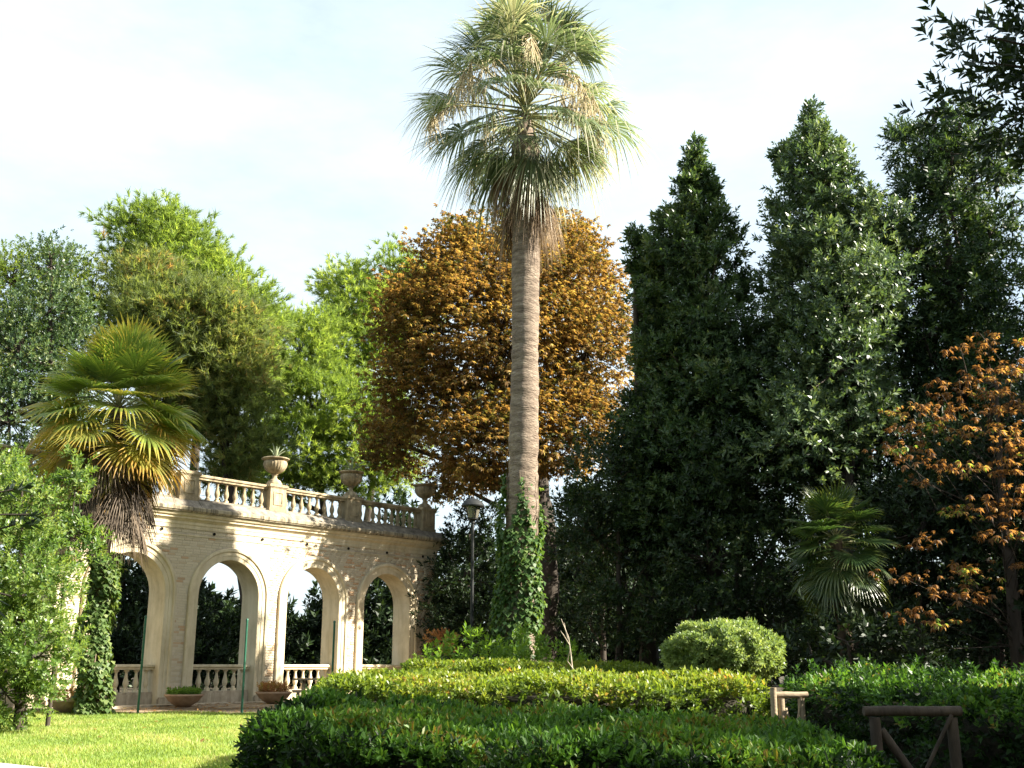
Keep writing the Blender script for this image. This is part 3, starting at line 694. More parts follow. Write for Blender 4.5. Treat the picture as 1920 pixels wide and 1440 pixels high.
# picnic table in front of the arcade
b = P(572, 1300, 31); b[2] = ground(31)
tb = empty('picnic_table', b, R(12)); tag(tb, 'pale wooden picnic table with slanted legs in front of the arcade', 'picnic table')
for i in range(4):
    mb = MB(); y = -.36 + i * .185; mb.box((-.35, y, .74), (1.1, y + .17, .785)); mb.build('plank', M['wood_light'], tb)
for sx in (-.12, .9):
    mb = MB(); mb.box((sx - .03, -.34, .665), (sx + .03, .36, .738)); mb.build('crossbar', M['wood_light'], tb)
    for sy in (-1, 1):
        mb = MB(); mb.tube([(sx + .07, sy * .55, 0), (sx + .07, sy * .16, .735)], .05, 4); mb.build('leg', M['wood_light'], tb)
for sy in (-1, 1):
    mb = MB(); mb.box((-.35, sy * .66 - .12, .42), (1.1, sy * .66 + .12, .46)); mb.build('bench_seat', M['wood_light'], tb)
for sx in (-.12, .9):
    mb = MB(); mb.box((sx - .1, -.75, .34), (sx - .04, .75, .415)); mb.build('bench_bearer', M['wood_light'], tb)

# street lamp
b = P(884, 1240, 28); b[2] = ground(28); zl = P(886, 952, 28)[2] - b[2]
lp = empty('street_lamp', b); tag(lp, 'dark park lamp post with a domed lantern, left of the tall palm', 'lamp post')
mb = MB(); mb.lathe([(.11, -.1), (.11, .5), (.075, .55), (.06, .7), (.045, 2.5), (.038, zl - .42), (.06, zl - .40), (.05, zl - .34), (.14, zl - .30), (.14, zl - .28), (0, zl - .275)], 14); mb.build('pole', M['iron'], lp, 40)
mb = MB(); mb.lathe([(.13, zl - .27), (.20, zl + .02), (.19, zl + .02), (.12, zl - .26)], 20); mb.build('lantern_glass', M['glass'], lp, 40)
mb = MB(); mb.lathe([(.0, zl - .24), (.06, zl - .24), (.075, zl - .14), (.05, zl - .02), (0, zl - .01)], 14); mb.build('bulb', M['stone_light'], lp, 60)
mb = MB(); mb.lathe([(.30, zl + .02), (.31, zl + .05), (.25, zl + .14), (.15, zl + .21), (.05, zl + .245), (.03, zl + .29), (0, zl + .30)], 24); mb.build('lantern_roof', M['iron'], lp, 50)
for i in range(4):
    a = i * PI / 2 + .5; mb = MB(); mb.tube([(.14 * math.cos(a), .14 * math.sin(a), zl - .28), (.215 * math.cos(a), .215 * math.sin(a), zl + .03)], .012, 5); mb.build('lantern_bar', M['iron'], lp)

# ------------------------------------------------------------------ hedges
def hedge(name, label, poly, htop, leafm, tm, dens, rnd_r=.28, tone0=.45, sc=(.8, 1.25), rough=.07, shoots=0, group='clipped hedges', vis=None, toptone=0.12):
    """poly: footprint (ccw), htop(x, y): top height"""
    poly = np.array(poly, float); cx = poly.mean(0); root = empty(name, (cx[0], cx[1], ground(cx[1]))); tag(root, label, 'hedge', group)
    nxt = np.roll(poly, -1, 0); ed = nxt - poly; el = np.linalg.norm(ed, axis=1); nrm = np.stack([ed[:, 1], -ed[:, 0]], 1) / el[:, None]
    def inside(p):
        c = np.zeros(len(p), bool)
        for a, b in zip(poly, nxt):
            m = ((a[1] > p[:, 1]) != (b[1] > p[:, 1])) & (p[:, 0] < (b[0] - a[0]) * (p[:, 1] - a[1]) / (b[1] - a[1] + 1e-12) + a[0]); c ^= m
        return c
    def edist(p):
        best = np.full(len(p), 9e9); ni = np.zeros((len(p), 2))
        for a, e, l_, n_ in zip(poly, ed, el, nrm):
            t = np.clip(((p - a) @ e) / l_ ** 2, 0, 1); dd = np.linalg.norm(p - (a + t[:, None] * e), axis=1); m = dd < best; best[m] = dd[m]; ni[m] = n_
        return best, ni
    lo, hi = poly.min(0), poly.max(0); area = .5 * abs(np.sum(poly[:, 0] * nxt[:, 1] - nxt[:, 0] * poly[:, 1]))
    n = int(area * dens * 1.0); p = rng.uniform(lo, hi, (int(n * (hi - lo).prod() / area) + 10, 2)); p = p[inside(p)]
    e, ni = edist(p); z = np.array([htop(*q) for q in p]); rr = rnd_r
    drop = np.where(e < rr, rr - np.sqrt(np.maximum(0, rr ** 2 - (rr - np.minimum(e, rr)) ** 2)), 0)
    bump = rough * (np.sin(p[:, 0] * 5.1 + 2 * np.sin(p[:, 1] * 3.3)) * .6 + np.sin(p[:, 1] * 6.3 + p[:, 0] * 2.2) * .5)
    pos = [np.column_stack([p, z - drop + bump - np.abs(rng.normal(0, .045, len(p)))])]; k = np.clip(1 - e / rr, 0, 1)[:, None]
    dr = [np.column_stack([ni * k, np.ones(len(p)) * 1.0]) + rng.normal(0, .45, (len(p), 3))]; tn = [np.full(len(p), tone0 + toptone)]  # top leaves toned lighter: light from above put into their colour
    for a, e_, l_, n_ in zip(poly, ed, el, nrm):
        hmax = max(htop(*a), htop(*(a + e_))) ; m = int(l_ * 1.25 * dens * .55); t = rng.random(m); q = a + t[:, None] * e_
        h = np.array([htop(*v) for v in q]); gz = np.array([ground(v) for v in q[:, 1]]); zz = gz + .03 + (h - gz) * rng.random(m); te = h - zz
        inset = np.where(te < rr, rr - np.sqrt(np.maximum(0, rr ** 2 - (rr - np.minimum(te, rr)) ** 2)), 0) * .9
        bmp = rough * 1.2 * np.sin(t * l_ * 4.2 + 2 * np.sin(zz * 5)) + np.abs(rng.normal(0, .05, m))
        q = q - n_ * (inset + bmp)[:, None]; pos.append(np.column_stack([q, zz])); dr.append(np.column_stack([np.tile(n_, (m, 1)), .35 + .6 * np.clip(1 - te / rr, 0, 1)]) + rng.normal(0, .5, (m, 3))); tn.append(np.full(m, tone0))  # side leaves keep the darker tone: shade of the faces put into colour
    pos = np.concatenate(pos); dr = np.concatenate(dr); tn = np.concatenate(tn)
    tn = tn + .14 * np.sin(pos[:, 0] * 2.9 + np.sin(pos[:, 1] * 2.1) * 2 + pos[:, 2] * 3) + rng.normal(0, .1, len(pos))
    if shoots:
        i = rng.integers(0, len(p), shoots); i = i[z[i] > 0]
        for t in range(4):
            pos = np.vstack([pos, np.column_stack([p[i] + rng.normal(0, .03, (len(i), 2)) + .03 * t, z[i] - drop[i] + .07 * t])]); dr = np.vstack([dr, np.column_stack([rng.normal(0, .5, (len(i), 2)), np.ones(len(i))])]); tn = np.concatenate([tn, np.full(len(i), min(.85, tone0 + .25))])
    base = np.array((cx[0], cx[1], ground(cx[1])))
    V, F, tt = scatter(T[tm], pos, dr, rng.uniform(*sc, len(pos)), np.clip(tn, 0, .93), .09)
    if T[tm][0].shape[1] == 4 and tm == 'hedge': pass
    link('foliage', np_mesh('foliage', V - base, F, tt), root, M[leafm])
    # dense twigs inside
    ins = .16; ctr = cx
    def inset_poly(d): 
        out = []
        for i in range(len(poly)):
            n0, n1 = nrm[i - 1], nrm[i]; bis = n0 + n1; bis /= (np.linalg.norm(bis) + 1e-9); out.append(poly[i] - bis * d / max(.5, (bis @ n1)))
        return np.array(out)
    A, B = inset_poly(ins), inset_poly(ins + rnd_r * .8); mb = MB(); m = len(poly)
    V = [(x, y, ground(y) - .05) for x, y in A] + [(x, y, htop(x, y) - .14 - rnd_r * .7) for x, y in A] + [(x, y, htop(x, y) - .17) for x, y in B]
    V = [np.array(v) - base for v in V]
    mb.add(V, [(i, (i + 1) % m, m + (i + 1) % m, m + i) for i in range(m)] + [(m + i, m + (i + 1) % m, 2*m + (i + 1) % m, 2*m + i) for i in range(m)] + [tuple(2*m + i for i in range(m))])
    mb.build('branches', M['core'], root)
    return root
def slab(x0, x1, y0, y1, r=.35):
    return [(x0 + r, y0), (x1 - r, y0), (x1, y0 + r), (x1, y1 - r), (x1 - r, y1), (x0 + r, y1), (x0, y1 - r), (x0, y0 + r)]
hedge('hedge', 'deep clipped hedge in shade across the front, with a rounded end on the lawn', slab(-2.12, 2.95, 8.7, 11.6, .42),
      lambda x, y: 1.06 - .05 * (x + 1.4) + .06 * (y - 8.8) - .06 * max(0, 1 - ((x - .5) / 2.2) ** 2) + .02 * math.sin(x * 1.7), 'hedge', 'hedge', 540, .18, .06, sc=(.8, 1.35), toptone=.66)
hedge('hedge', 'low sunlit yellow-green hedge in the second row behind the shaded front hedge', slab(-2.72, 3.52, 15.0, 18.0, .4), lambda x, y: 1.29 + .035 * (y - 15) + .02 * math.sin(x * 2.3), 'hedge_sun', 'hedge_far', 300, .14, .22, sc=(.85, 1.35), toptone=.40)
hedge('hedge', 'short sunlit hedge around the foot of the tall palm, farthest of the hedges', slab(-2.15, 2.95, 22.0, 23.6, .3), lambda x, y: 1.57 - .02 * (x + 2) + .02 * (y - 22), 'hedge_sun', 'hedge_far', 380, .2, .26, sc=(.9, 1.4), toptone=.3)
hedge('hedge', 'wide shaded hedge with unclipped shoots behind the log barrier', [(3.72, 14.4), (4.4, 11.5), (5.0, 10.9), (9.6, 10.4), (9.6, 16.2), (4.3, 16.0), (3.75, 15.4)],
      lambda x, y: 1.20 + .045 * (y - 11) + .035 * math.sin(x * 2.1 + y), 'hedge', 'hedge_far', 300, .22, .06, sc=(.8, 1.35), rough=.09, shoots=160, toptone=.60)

# round bush
def ball_bush(name, label, c, r, tm, leafm, n, tone0, cat='bush', group=None, sc=(.8, 1.2)):
    c = np.array(c, float); base = np.array((c[0], c[1], ground(c[1]))); root = empty(name, base); tag(root, label, cat, group)
    d = rdirs(n); d = d[d[:, 2] > -.75]; f = 1 + .09 * np.sin(d[:, 0] * 6 + d[:, 2] * 5 + 1) * np.sin(d[:, 1] * 5 + 1) + .22 * np.abs(d[:, 0] * d[:, 2]) + .05 * np.sin(d[:, 0] * 13 + 2) + .06 * np.sin(d[:, 0] * 15 + d[:, 1] * 13)
    q = c + d * np.array(r) * (f - np.abs(rng.normal(0, .07, len(d))))[:, None]
    V, F, tt = scatter(T[tm], q, d + rng.normal(0, .5, d.shape) + np.array((0, 0, .3)), rng.uniform(*sc, len(d)), tone0 + .15 * np.sin(d[:, 0] * 9 + d[:, 2] * 8))
    link('foliage', np_mesh('foliage', V - base, F, tt), root, M[leafm])
    mb = MB(); mb.lathe([(.05, c[2] - base[2] - r[2] * .8)] + [(r[0] * .8 * math.sin(a), c[2] - base[2] - r[2] * .8 * math.cos(a)) for a in np.linspace(.3, 2.9, 10)], 16)
    mb.tube([(0, 0, -.1), (0, 0, c[2] - base[2])], .06, 6); mb.build('branches', M['core'], root)
    return root
c = P(1355, 1228, 20)
ball_bush('bush', 'pale rounded clipped bush standing behind the sunlit hedge', c, (.90, .85, .50), 'hedge_far', 'bush', 5200, .55, sc=(.75, 1.2))

# ------------------------------------------------------------------ log barriers
def barrier(label, base, w_, h, r, mat, rz, group):
    root = empty('log_barrier', base, rz); tag(root, label, 'barrier', group)
    for sx in (0, w_):
        mb = MB(); mb.tube([(sx, 0, -.2), (sx + .005, 0, h * .5), (sx, 0, h - r)], [r, r * .96, r * .94], 12, wob=.03); mb.build('post', mat, root, 50)
    mb = MB(); mb.tube([(-.09, 0, h), (w_ * .3, 0, h + .003), (w_ * .7, 0, h - .002), (w_ + .09, 0, h)], [r * .8, r * .86, r * .82, r * .84], 12, wob=.03); mb.build('rail', mat, root, 50)
    mb = MB(); mb.tube([(r, r * .2, h - .16), (w_ * .5 + .02, .0, h - .62)], [r * .75, r * .7], 10); mb.build('brace', mat, root, 50)
    mb = MB(); mb.tube([(w_ - .01, -r * .7, h - .03), (w_ * .5, -r * .5, h - .60), (w_ * .5 - .22, -r * .4, h - .95)], [r * .35, r * .32, r * .3], 8); mb.build('brace', mat, root, 50)
barrier('dark log barrier with crossed braces in front of the wide shaded hedge', (3.2, 9.95, 0), .68, 1.21, .052, M['wood'], 0, 'log barriers in the hedge gaps')
barrier('small pale wooden barrier in the sun at the end of the yellow-green hedge', (3.33, 13.9, ground(13.9)), .26, 1.16, .045, M['wood_light'], R(8), 'log barriers in the hedge gaps')
mb = MB(); mb.tube([(0, 0, -.1), (.01, 0, 1.25)], .04, 8); o = mb.build('post', M['wood_light'], None, 50, (3.22, 13.85, ground(13.85))); o.name = 'wooden_post'
tag(o, 'single pale wooden post against the end of the sunlit hedge', 'post')
# strap leaved plant under the barrier
pp = np.array((3.42, 9.75, 0)); root = empty('strap_leaf_plant', pp); tag(root, 'arching strap-leaved plant below the dark log barrier', 'plant')
for i in range(9):
    a = rng.uniform(0, 2 * PI); ln = rng.uniform(.7, 1.0); V = []
    for t in np.linspace(0, 1, 7):
        th = .25 + 1.5 * t; rad = ln * t * .55; zz = ln * (t * 1.05 - .55 * t * t); wd = .018 * (1 - t ** 3) + .002
        V += [(rad * math.cos(a) + wd * math.sin(a), rad * math.sin(a) - wd * math.cos(a), zz), (rad * math.cos(a) - wd * math.sin(a), rad * math.sin(a) + wd * math.cos(a), zz)]
    link('leaf', np_mesh('leaf', V, [(2*j, 2*j+1, 2*j+3, 2*j+2) for j in range(6)], [.5] * 6), root, M['weed'])

# dry twig above the far hedge
b = P(1075, 1262, 19.5); root = empty('dead_sapling', (b[0], b[1], ground(19.5))); tag(root, 'bare dry sapling with forked twigs rising above the sunlit hedge', 'sapling')
mb = MB(); base = np.array((b[0], b[1], ground(19.5)))
pts = [base - (0, 0, .1), P(1074, 1262, 19.5), P(1070, 1225, 19.5), P(1066, 1195, 19.5), P(1052, 1160, 19.6)]; mb.tube([p - base for p in pts], [.02, .017, .013, .010, .005], 6)
for q in ([P(1068, 1210, 19.5), P(1056, 1190, 19.4), P(1051, 1183, 19.4)], [P(1075, 1255, 19.5), P(1064, 1240, 19.4), P(1069, 1215, 19.3)], [P(1066, 1200, 19.5), P(1060, 1180, 19.7), P(1058, 1168, 19.7)]):
    mb.tube([p - base for p in q], [.011, .009, .005], 5)
mb.build('stem', M['twig'], root, 60)

# ------------------------------------------------------------------ the tall palm
WB = np.array((P(967, 1245, 27)[0], 27.0, ground(27))); WT = P(980, 392, 27); WT[1] = 27
HUB = P(984, 190, 27)
root = empty('fan_palm', WB); wash = root
tag(root, 'tall desert fan palm with a bare ringed trunk towering over the garden', 'palm')
n = 40; m = 150; V = []
for i in range(m):
    t = i / (m - 1); z = -.1 + t * (HUB[2] - .35 - WB[2] + .1); cx = (HUB[0] - WB[0]) * t + .10 * math.sin(t * 3.0)
    r = .43 * (1 - .22 * t) + .16 * math.exp(-t * 22) + .02 * math.sin(t * 9)
    r *= 1 + .014 * math.sin(i * 2.1) + .02 * rng.normal() + .025 * math.sin(i * .31) * math.sin(i * .13)
    if t > .80: r += .03 * (t - .8) / .2
    if t > .93: r *= 1 - .75 * (t - .93) / .07
    for j in range(n):
        th = 2 * PI * j / n; V.append((cx + r * (1 + .012 * math.sin(5 * th + i * .35)) * math.cos(th), r * (1 + .012 * math.cos(4 * th - i * .3)) * math.sin(th), z))
F = [(i*n+j, i*n+(j+1) % n, (i+1)*n+(j+1) % n, (i+1)*n+j) for i in range(m - 1) for j in range(n)]
link('trunk', np_mesh('trunk', V, F, smooth=True), root, M['palm_bark'])
hub = HUB - WB
NF = 100
for i in range(NF):
    t = (i + .5) / NF; el = 84 - 138 * t ** 1.15 + rng.normal(0, 6); az = i * 2.39996 + rng.normal(0, .16)
    mid = math.sin(PI * min(1, t * 1.05))
    add_frond(root, 'frond', 'wash', .024, hub=hub + np.array((0, 0, .1 - 1.25 * max(0, t - .25))), az=az, el=R(el), Lp=(1.35 + .95 * mid - .35 * max(0, t - .7) / .3) * rng.uniform(.72, 1.12), Rb=rng.uniform(1.4, 1.8), spread=R(rng.uniform(60, 92)), nseg=34, droop=(.30 + .30 * t) * rng.uniform(.4, 1.6), sag=.07, split=.42, tone0=.46 + .15 * rng.normal(), seed=100 + i, wmul=.95, rag=.28)
for k in range(30):
    az = 2 * PI * k / 30 * 1.0 + rng.normal(0, .1); zz = rng.uniform(-2.5, -1.2)
    add_frond(root, 'dead_frond', 'wash_dead', .02, hub=hub + np.array((.22 * math.cos(az), .22 * math.sin(az), zz)), az=az, el=R(rng.uniform(-80, -58)), Lp=rng.uniform(.6, 1.0), Rb=rng.uniform(1.1, 1.45), spread=R(rng.uniform(28, 48)), nseg=24, droop=.5, sag=.1, split=.4, tone0=.42 + .16 * rng.normal(), seed=300 + k, fold=.6, wmul=.8, rag=.5)
# drooping flower stalks
for k in range(12):
    az = 2 * PI * k / 12 + rng.normal(0, .2); r0 = np.array((math.cos(az), math.sin(az), 0)); ln = rng.uniform(2.6, 3.3); dn = rng.uniform(1.5, 2.8); up0 = rng.uniform(.5, 1.1)
    pth = [hub + np.array((0, 0, .1)) + r0 * ln * t + np.array((0, 0, up0 * math.sin(t * 2.2) * 1.2 - dn * t ** 2.6)) for t in np.linspace(0, 1, 12)]
    mb = MB(); mb.tube(pth, np.linspace(.02, .006, 12), 4)
    for s_ in range(60):
        t = rng.uniform(.45, 1); q = pth[int(t * 11)]; d = np.array((rng.normal(0, .16), rng.normal(0, .16), -rng.uniform(.3, 1.05)))
        mb.tube([q, q + d * .5 + rng.normal(0, .03, 3), q + d], [.013, .011, .006], 3, caps=False)
        for _ in range(2):
            e = q + d * rng.uniform(.3, 1); u = rng.normal(0, .03, 3); v_ = rng.normal(0, .03, 3); mb.add([e, e + u, e + u + v_, e + v_], [(0, 1, 2, 3)])
    mb.build('flower_stalk', M['flower'], root)

# ivy on a trunk
def ivy(name, label, cx, cy, zfun, rfun, n, leafm, bias=None, size=(.7, 1.3), T_=None, shift=lambda z: 0 * z):
    z0 = ground(cy); base = np.array((cx, cy, z0)); root = empty(name, base); tag(root, label, 'ivy')
    lt = T_ or [np.array([kite((0, 0, 0), (0, 0, 1), (0, 1, 0), .12, .115, .12, .2)])]
    a = rng.uniform(0, 2 * PI, n); z = zfun(n, a); r = rfun(z, a) + np.abs(rng.normal(0, .05, n))
    keep = np.ones(n, bool) if bias is None else bias(z, a)
    a, z, r = a[keep], z[keep], r[keep]; m = len(a)
    nr = np.stack([np.cos(a), np.sin(a), 0 * a], 1)
    pos = np.array((cx, cy, 0)) + nr * r[:, None]; pos[:, 2] = z0 + z; pos[:, 0] += shift(z)
    # leaf hangs: growth direction down/outwards, face outwards
    d = nr * .55 + np.stack([rng.normal(0, .35, m), rng.normal(0, .35, m), -np.abs(rng.normal(.7, .35, m))], 1)
    V, F, tt = scatter(lt, pos, d, rng.uniform(*size, m), np.clip(rng.normal(.5, .22, m), 0, 1), .08, flat=True)
    link('leaves', np_mesh('leaves', V - base, F, tt), root, M[leafm])
    mb = MB()
    for k in range(9):
        aa = rng.uniform(0, 2 * PI); pts = []
        zmax = z.max()
        for t in np.linspace(0, 1, 14):
            aa += rng.normal(0, .12); rr = float(rfun(np.array([t * zmax]), np.array([aa]))[0]) + .01; pts.append((rr * math.cos(aa) + float(shift(t * zmax)), rr * math.sin(aa), t * zmax))
        mb.tube(pts, np.linspace(.02, .006, 14), 4, caps=False)
    mb.build('stems', M['bark_light'], root, 60)
    return root
def trunk_r(z, a): return .43 * (1 - .22 * z / 15.8) + .16 * np.exp(-z * 22 / 15.8) + .03
def trunk_shift(z): return (HUB[0] - WB[0]) * (z / 15.8) + .10 * np.sin(3 * z / 15.8)
zi = P(960, 885, 27)[2] - WB[2]
def wbias(z, a):
    # bare strip on the sunny side low down and near the top
    f = np.cos(a - R(-22)); return ~((f > .80) & (z < 2.0) & (rng.random(len(z)) < .93)) & ~((np.cos(a - R(-10)) > .2) & (z > zi - 1.2 + .5 * np.sin(a * 3)) & (rng.random(len(z)) < .9))
ivy('ivy', 'dark glossy ivy climbing the lower trunk of the tall palm', WB[0] - .02, 27, lambda n, a: zi * rng.random(n) * (.88 + .12 * np.sin(a * 4 + 1)), lambda z, a: trunk_r(z, a) + .05 * np.clip(np.cos(a - PI), 0, 1) * np.clip(1.3 - z / zi, .2, 1) + .05 * np.sin(z * 3 + a * 2), 7000, 'ivy', wbias, shift=trunk_shift)
# weeds at the palm foot
n = 520; x = rng.uniform(-2.0, 1.7, n); y = rng.uniform(23.8, 25.8, n); hgt = .35 + .55 * (0.5 + .5 * np.sin(x * 4.1 + y)) * np.exp(-((x + .2) / 1.4) ** 2)
zz = rng.random(n) ** .5 * (1.25 + hgt) ; pos = np.stack([x, y, .3 + zz], 1)
V, F, tt = scatter(T['small'], pos, rng.normal(0, .5, (n, 3)) + (0, 0, 1), rng.uniform(.8, 1.5, n), rng.uniform(.2, .9, n))
tag(link('undergrowth', np_mesh('undergrowth', V, F, tt), None, M['weed']), 'bright leafy weeds sprouting at the foot of the tall palm', 'weeds', kind='stuff')

# ------------------------------------------------------------------ the fan palm on the left
def fan_palm(label, bx, by, hubz, Rb, Lp, tiers, dead, seed, trunk_r, mats, skirt_len=1.0):
    b = np.array((bx, by, ground(by))); root = empty('windmill_palm', b); tag(root, label, 'palm', 'shaggy fan palms with hairy trunks')
    hub = np.array((0, 0, hubz - b[2])); mb = MB(); pts = [(.03 * math.sin(z * 1.3), .03 * math.cos(z), z) for z in np.linspace(-.1, hub[2], 24)]
    mb.tube(pts, [trunk_r * (1 + .10 * math.sin(i * 2.3)) for i in range(24)], 16, wob=.06); mb.build('trunk', M['fibre'], root, 60)
    nf, e_top, e_low, m_up, m_low = tiers
    for i in range(nf):
        t = (i + .5) / nf; el = e_top - (e_top - e_low) * t + rng.normal(0, 5); az = i * 2.39996 + rng.normal(0, .18)
        add_frond(root, 'frond', m_low if t + rng.normal(0, .06) > .68 else m_up, .014, hub=hub + np.array((0, 0, .12 - .55 * t)), az=az, el=R(el), Lp=Lp * rng.uniform(.8, 1.15), Rb=Rb * rng.uniform(.85, 1.1), spread=R(rng.uniform(105, 150)), nseg=36, droop=(.12 + .42 * t) * rng.uniform(.6, 1.4), sag=.10, split=.55, tone0=.42 + .15 * rng.normal(), seed=seed + i, wmul=.86, fold=.3, cup=.25)
    for k in range(dead):
        az = 2.4 * k + rng.normal(0, .2); zz = -rng.uniform(.45, skirt_len)
        add_frond(root, 'dead_frond', mats, .012, hub=hub + np.array((trunk_r * .8 * math.cos(az), trunk_r * .8 * math.sin(az), zz)), az=az, el=R(rng.uniform(-68, -34)) , Lp=rng.uniform(.45, .75), Rb=Rb * rng.uniform(.8, 1.1), spread=R(rng.uniform(38, 70)), nseg=28, droop=.45, sag=.25, split=.5, tone0=.45 + .15 * rng.normal(), seed=seed + 200 + k, fold=.6, wmul=.75)
    return root
lh = P(222, 762, 28)
fan_palm('yellow-green fan palm with a withered frond skirt, in front of the arcade', lh[0], 28, lh[2], 1.22, 1.3, (76, 84, -62, 'trachy', 'trachy_low'), 80, 500, .17, 'trachy_dead', 2.3)
ltop = P(205, 1035, 28)[2] - ground(28)
ivy('ivy', 'pale green ivy wrapping the trunk of the fan palm on the lawn', lh[0], 28, lambda n, a: ltop * rng.random(n), lambda z, a: .25 + .10 * np.sin(z * 2.3 + a) + .10 * np.exp(-z * .8) + .06 * np.sin(a * 3 + z * 5), 4200, 'ivy_pale', size=(.7, 1.35))
rh = P(1568, 1010, 22)
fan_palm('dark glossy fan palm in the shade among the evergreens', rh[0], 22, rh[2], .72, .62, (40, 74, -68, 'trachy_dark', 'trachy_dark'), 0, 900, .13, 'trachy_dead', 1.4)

# ------------------------------------------------------------------ trees on the right
def spire_lobes(prof, Y, step=38):
    """boughs set round a stem whose width follows (height, left, right) readings"""
    prof = np.array(prof, float); out = []; a = rng.uniform(0, 6)
    mid = (prof[:, 1] + prof[:, 2]) / 2; half = (prof[:, 2] - prof[:, 1]) / 2; half = np.maximum(3, half - np.clip(24 - .16 * half, 0, 15)); prof[:, 1], prof[:, 2] = mid - half, mid + half
    for f in (34, 52, 70, 88):
        r = .06 + .0042 * (f - 30); out.append((P(np.interp(prof[0, 0] + f, prof[:, 0], mid) + rng.normal(0, 4), prof[0, 0] + f, Y), np.array((r, r, .26))))
    py = prof[0, 0] + 84
    while py < prof[-1, 0]:
        xl, xr = np.interp(py, prof[:, 0], prof[:, 1]), np.interp(py, prof[:, 0], prof[:, 2]); k = S(py, Y); h = (xr - xl) / 2 * k; c = P((xl + xr) / 2, py, Y)
        nb = 3 if h < 1 else 4 if h < 2.2 else 5
        for j in range(nb):
            a += 2.4; q = rng.uniform(.30, .56); r = h * rng.uniform(.34, .50) + .03
            out.append((c + np.array((math.cos(a) * h * q, math.sin(a) * h * q, rng.normal(0, .15))), np.array((r, r, r * rng.uniform(.75, 1.15)))))
        for j in range(2):      # single leaders that stand proud of the outline
            a += 1.9; r = .05 + .11 * h; out.append((c + np.array((math.cos(a) * h * .80, math.sin(a) * h * .80, rng.uniform(.05, .4))), np.array((r * .8, r * .8, r * 2.0))))
        py += step * (.6 + .35 * min(h, 2.2))
    out.append((P((prof[0, 1] + prof[0, 2]) / 2, prof[0, 0] + 30, Y), np.array((.05, .05, .45)))) 
    return out
def spire_tree(label, prof, Y, dens, leafm='laurel', tm='laurel', tone0=.45, per=12, spread=.27):
    tp = P((prof[0][1] + prof[0][2]) / 2, prof[0][0], Y); base = np.array((tp[0], Y, ground(Y)))
    return tree('laurel_tree', label, 'tree', base, lobe_clumps(spire_lobes(prof, Y), dens, (.5, 1.08)), tm, leafm, per=per, spread=spread, trunk=[base, (tp[0], Y, tp[2] - .2)], trunk_r=.26, tone0=tone0, group='tall evergreen laurels on the edge of the wood', up=.55, limb_frac=.25, limb_r=.025, ctone=.2, scale=(.65, 1.25))
spire_tree('narrow pointed evergreen just right of the orange chestnut, slender tip', [(262, 1294, 1306), (330, 1268, 1336), (400, 1238, 1365), (450, 1212, 1398), (560, 1185, 1425), (700, 1195, 1450), (850, 1160, 1440), (1000, 1160, 1430)], 30.6, 3.0)
spire_tree('tall broad pointed evergreen with pale glossy leaves, between the slender one and the conifer', [(196, 1510, 1535), (240, 1480, 1568), (300, 1446, 1610), (400, 1428, 1645), (500, 1418, 1690), (620, 1410, 1690), (760, 1410, 1660), (900, 1420, 1640)], 29.8, 2.8, 'laurel_pale', tone0=.5)
spire_tree('short dark evergreen shoulder between the chestnut and the slender pointed evergreen', [(425, 1184, 1198), (470, 1172, 1235), (560, 1180, 1265), (700, 1190, 1290), (850, 1140, 1290), (1000, 1120, 1280)], 31.5, 2.8, tone0=.35)
lb = [lobe(1610, 560, 28.5, 82, 120), lobe(1560, 700, 28, 100, 90), lobe(1640, 450, 29, 50, 70), lobe(1500, 830, 28, 90, 80), lobe(1600, 800, 28, 60, 70)]
b = P(1580, 1240, 28.5); b[2] = ground(28.5)
tree('laurel_tree', 'leaning leafy evergreen with sunlit sprays above the dark fan palm', 'tree', b, lobe_clumps(lb, 2.3), 'laurel', 'laurel_pale', per=13, trunk=[b, P(1590, 900, 28.5), P(1615, 600, 28.5), P(1630, 420, 29)], trunk_r=.2, bark='bark', tone0=.5, group='tall evergreen laurels on the edge of the wood')
# dark conifer
tp = P(1728, 190, 30); b = np.array((tp[0] + .3, 30, ground(30)))
lbs = []
for i in range(64):
    t = i / 63; py = 236 + t * 780; xl = np.interp(py, [200, 260, 380, 410, 520, 1000], [1688, 1668, 1664, 1645, 1650, 1660]); xr = np.interp(py, [200, 300, 500, 1000], [1800, 1880, 1925, 1940]); a = i * 2.4 + rng.normal(0, .2)
    k = S(py, 30); h = (xr - xl) / 2 * k; q = rng.uniform(.45, .74)
    lbs.append((P((xl + xr) / 2, py, 30) + np.array((math.cos(a) * h * q, math.sin(a) * h * q, 0)), np.array((.29 * h + .18, .29 * h + .18, .26 + .14 * rng.random()))))
tree('conifer_tree', 'dark dense conifer with drooping tiers of sprays, tallest at the right edge', 'tree', b, lobe_clumps(lbs, 4.0, low=.4), 'spray', 'conifer', per=9, spread=.27, flatz=.5, up=-.15, trunk=[b, (b[0], 30, tp[2] - .3)], trunk_r=.32, tone0=.45, limb_frac=.15, scale=(.9, 1.4))
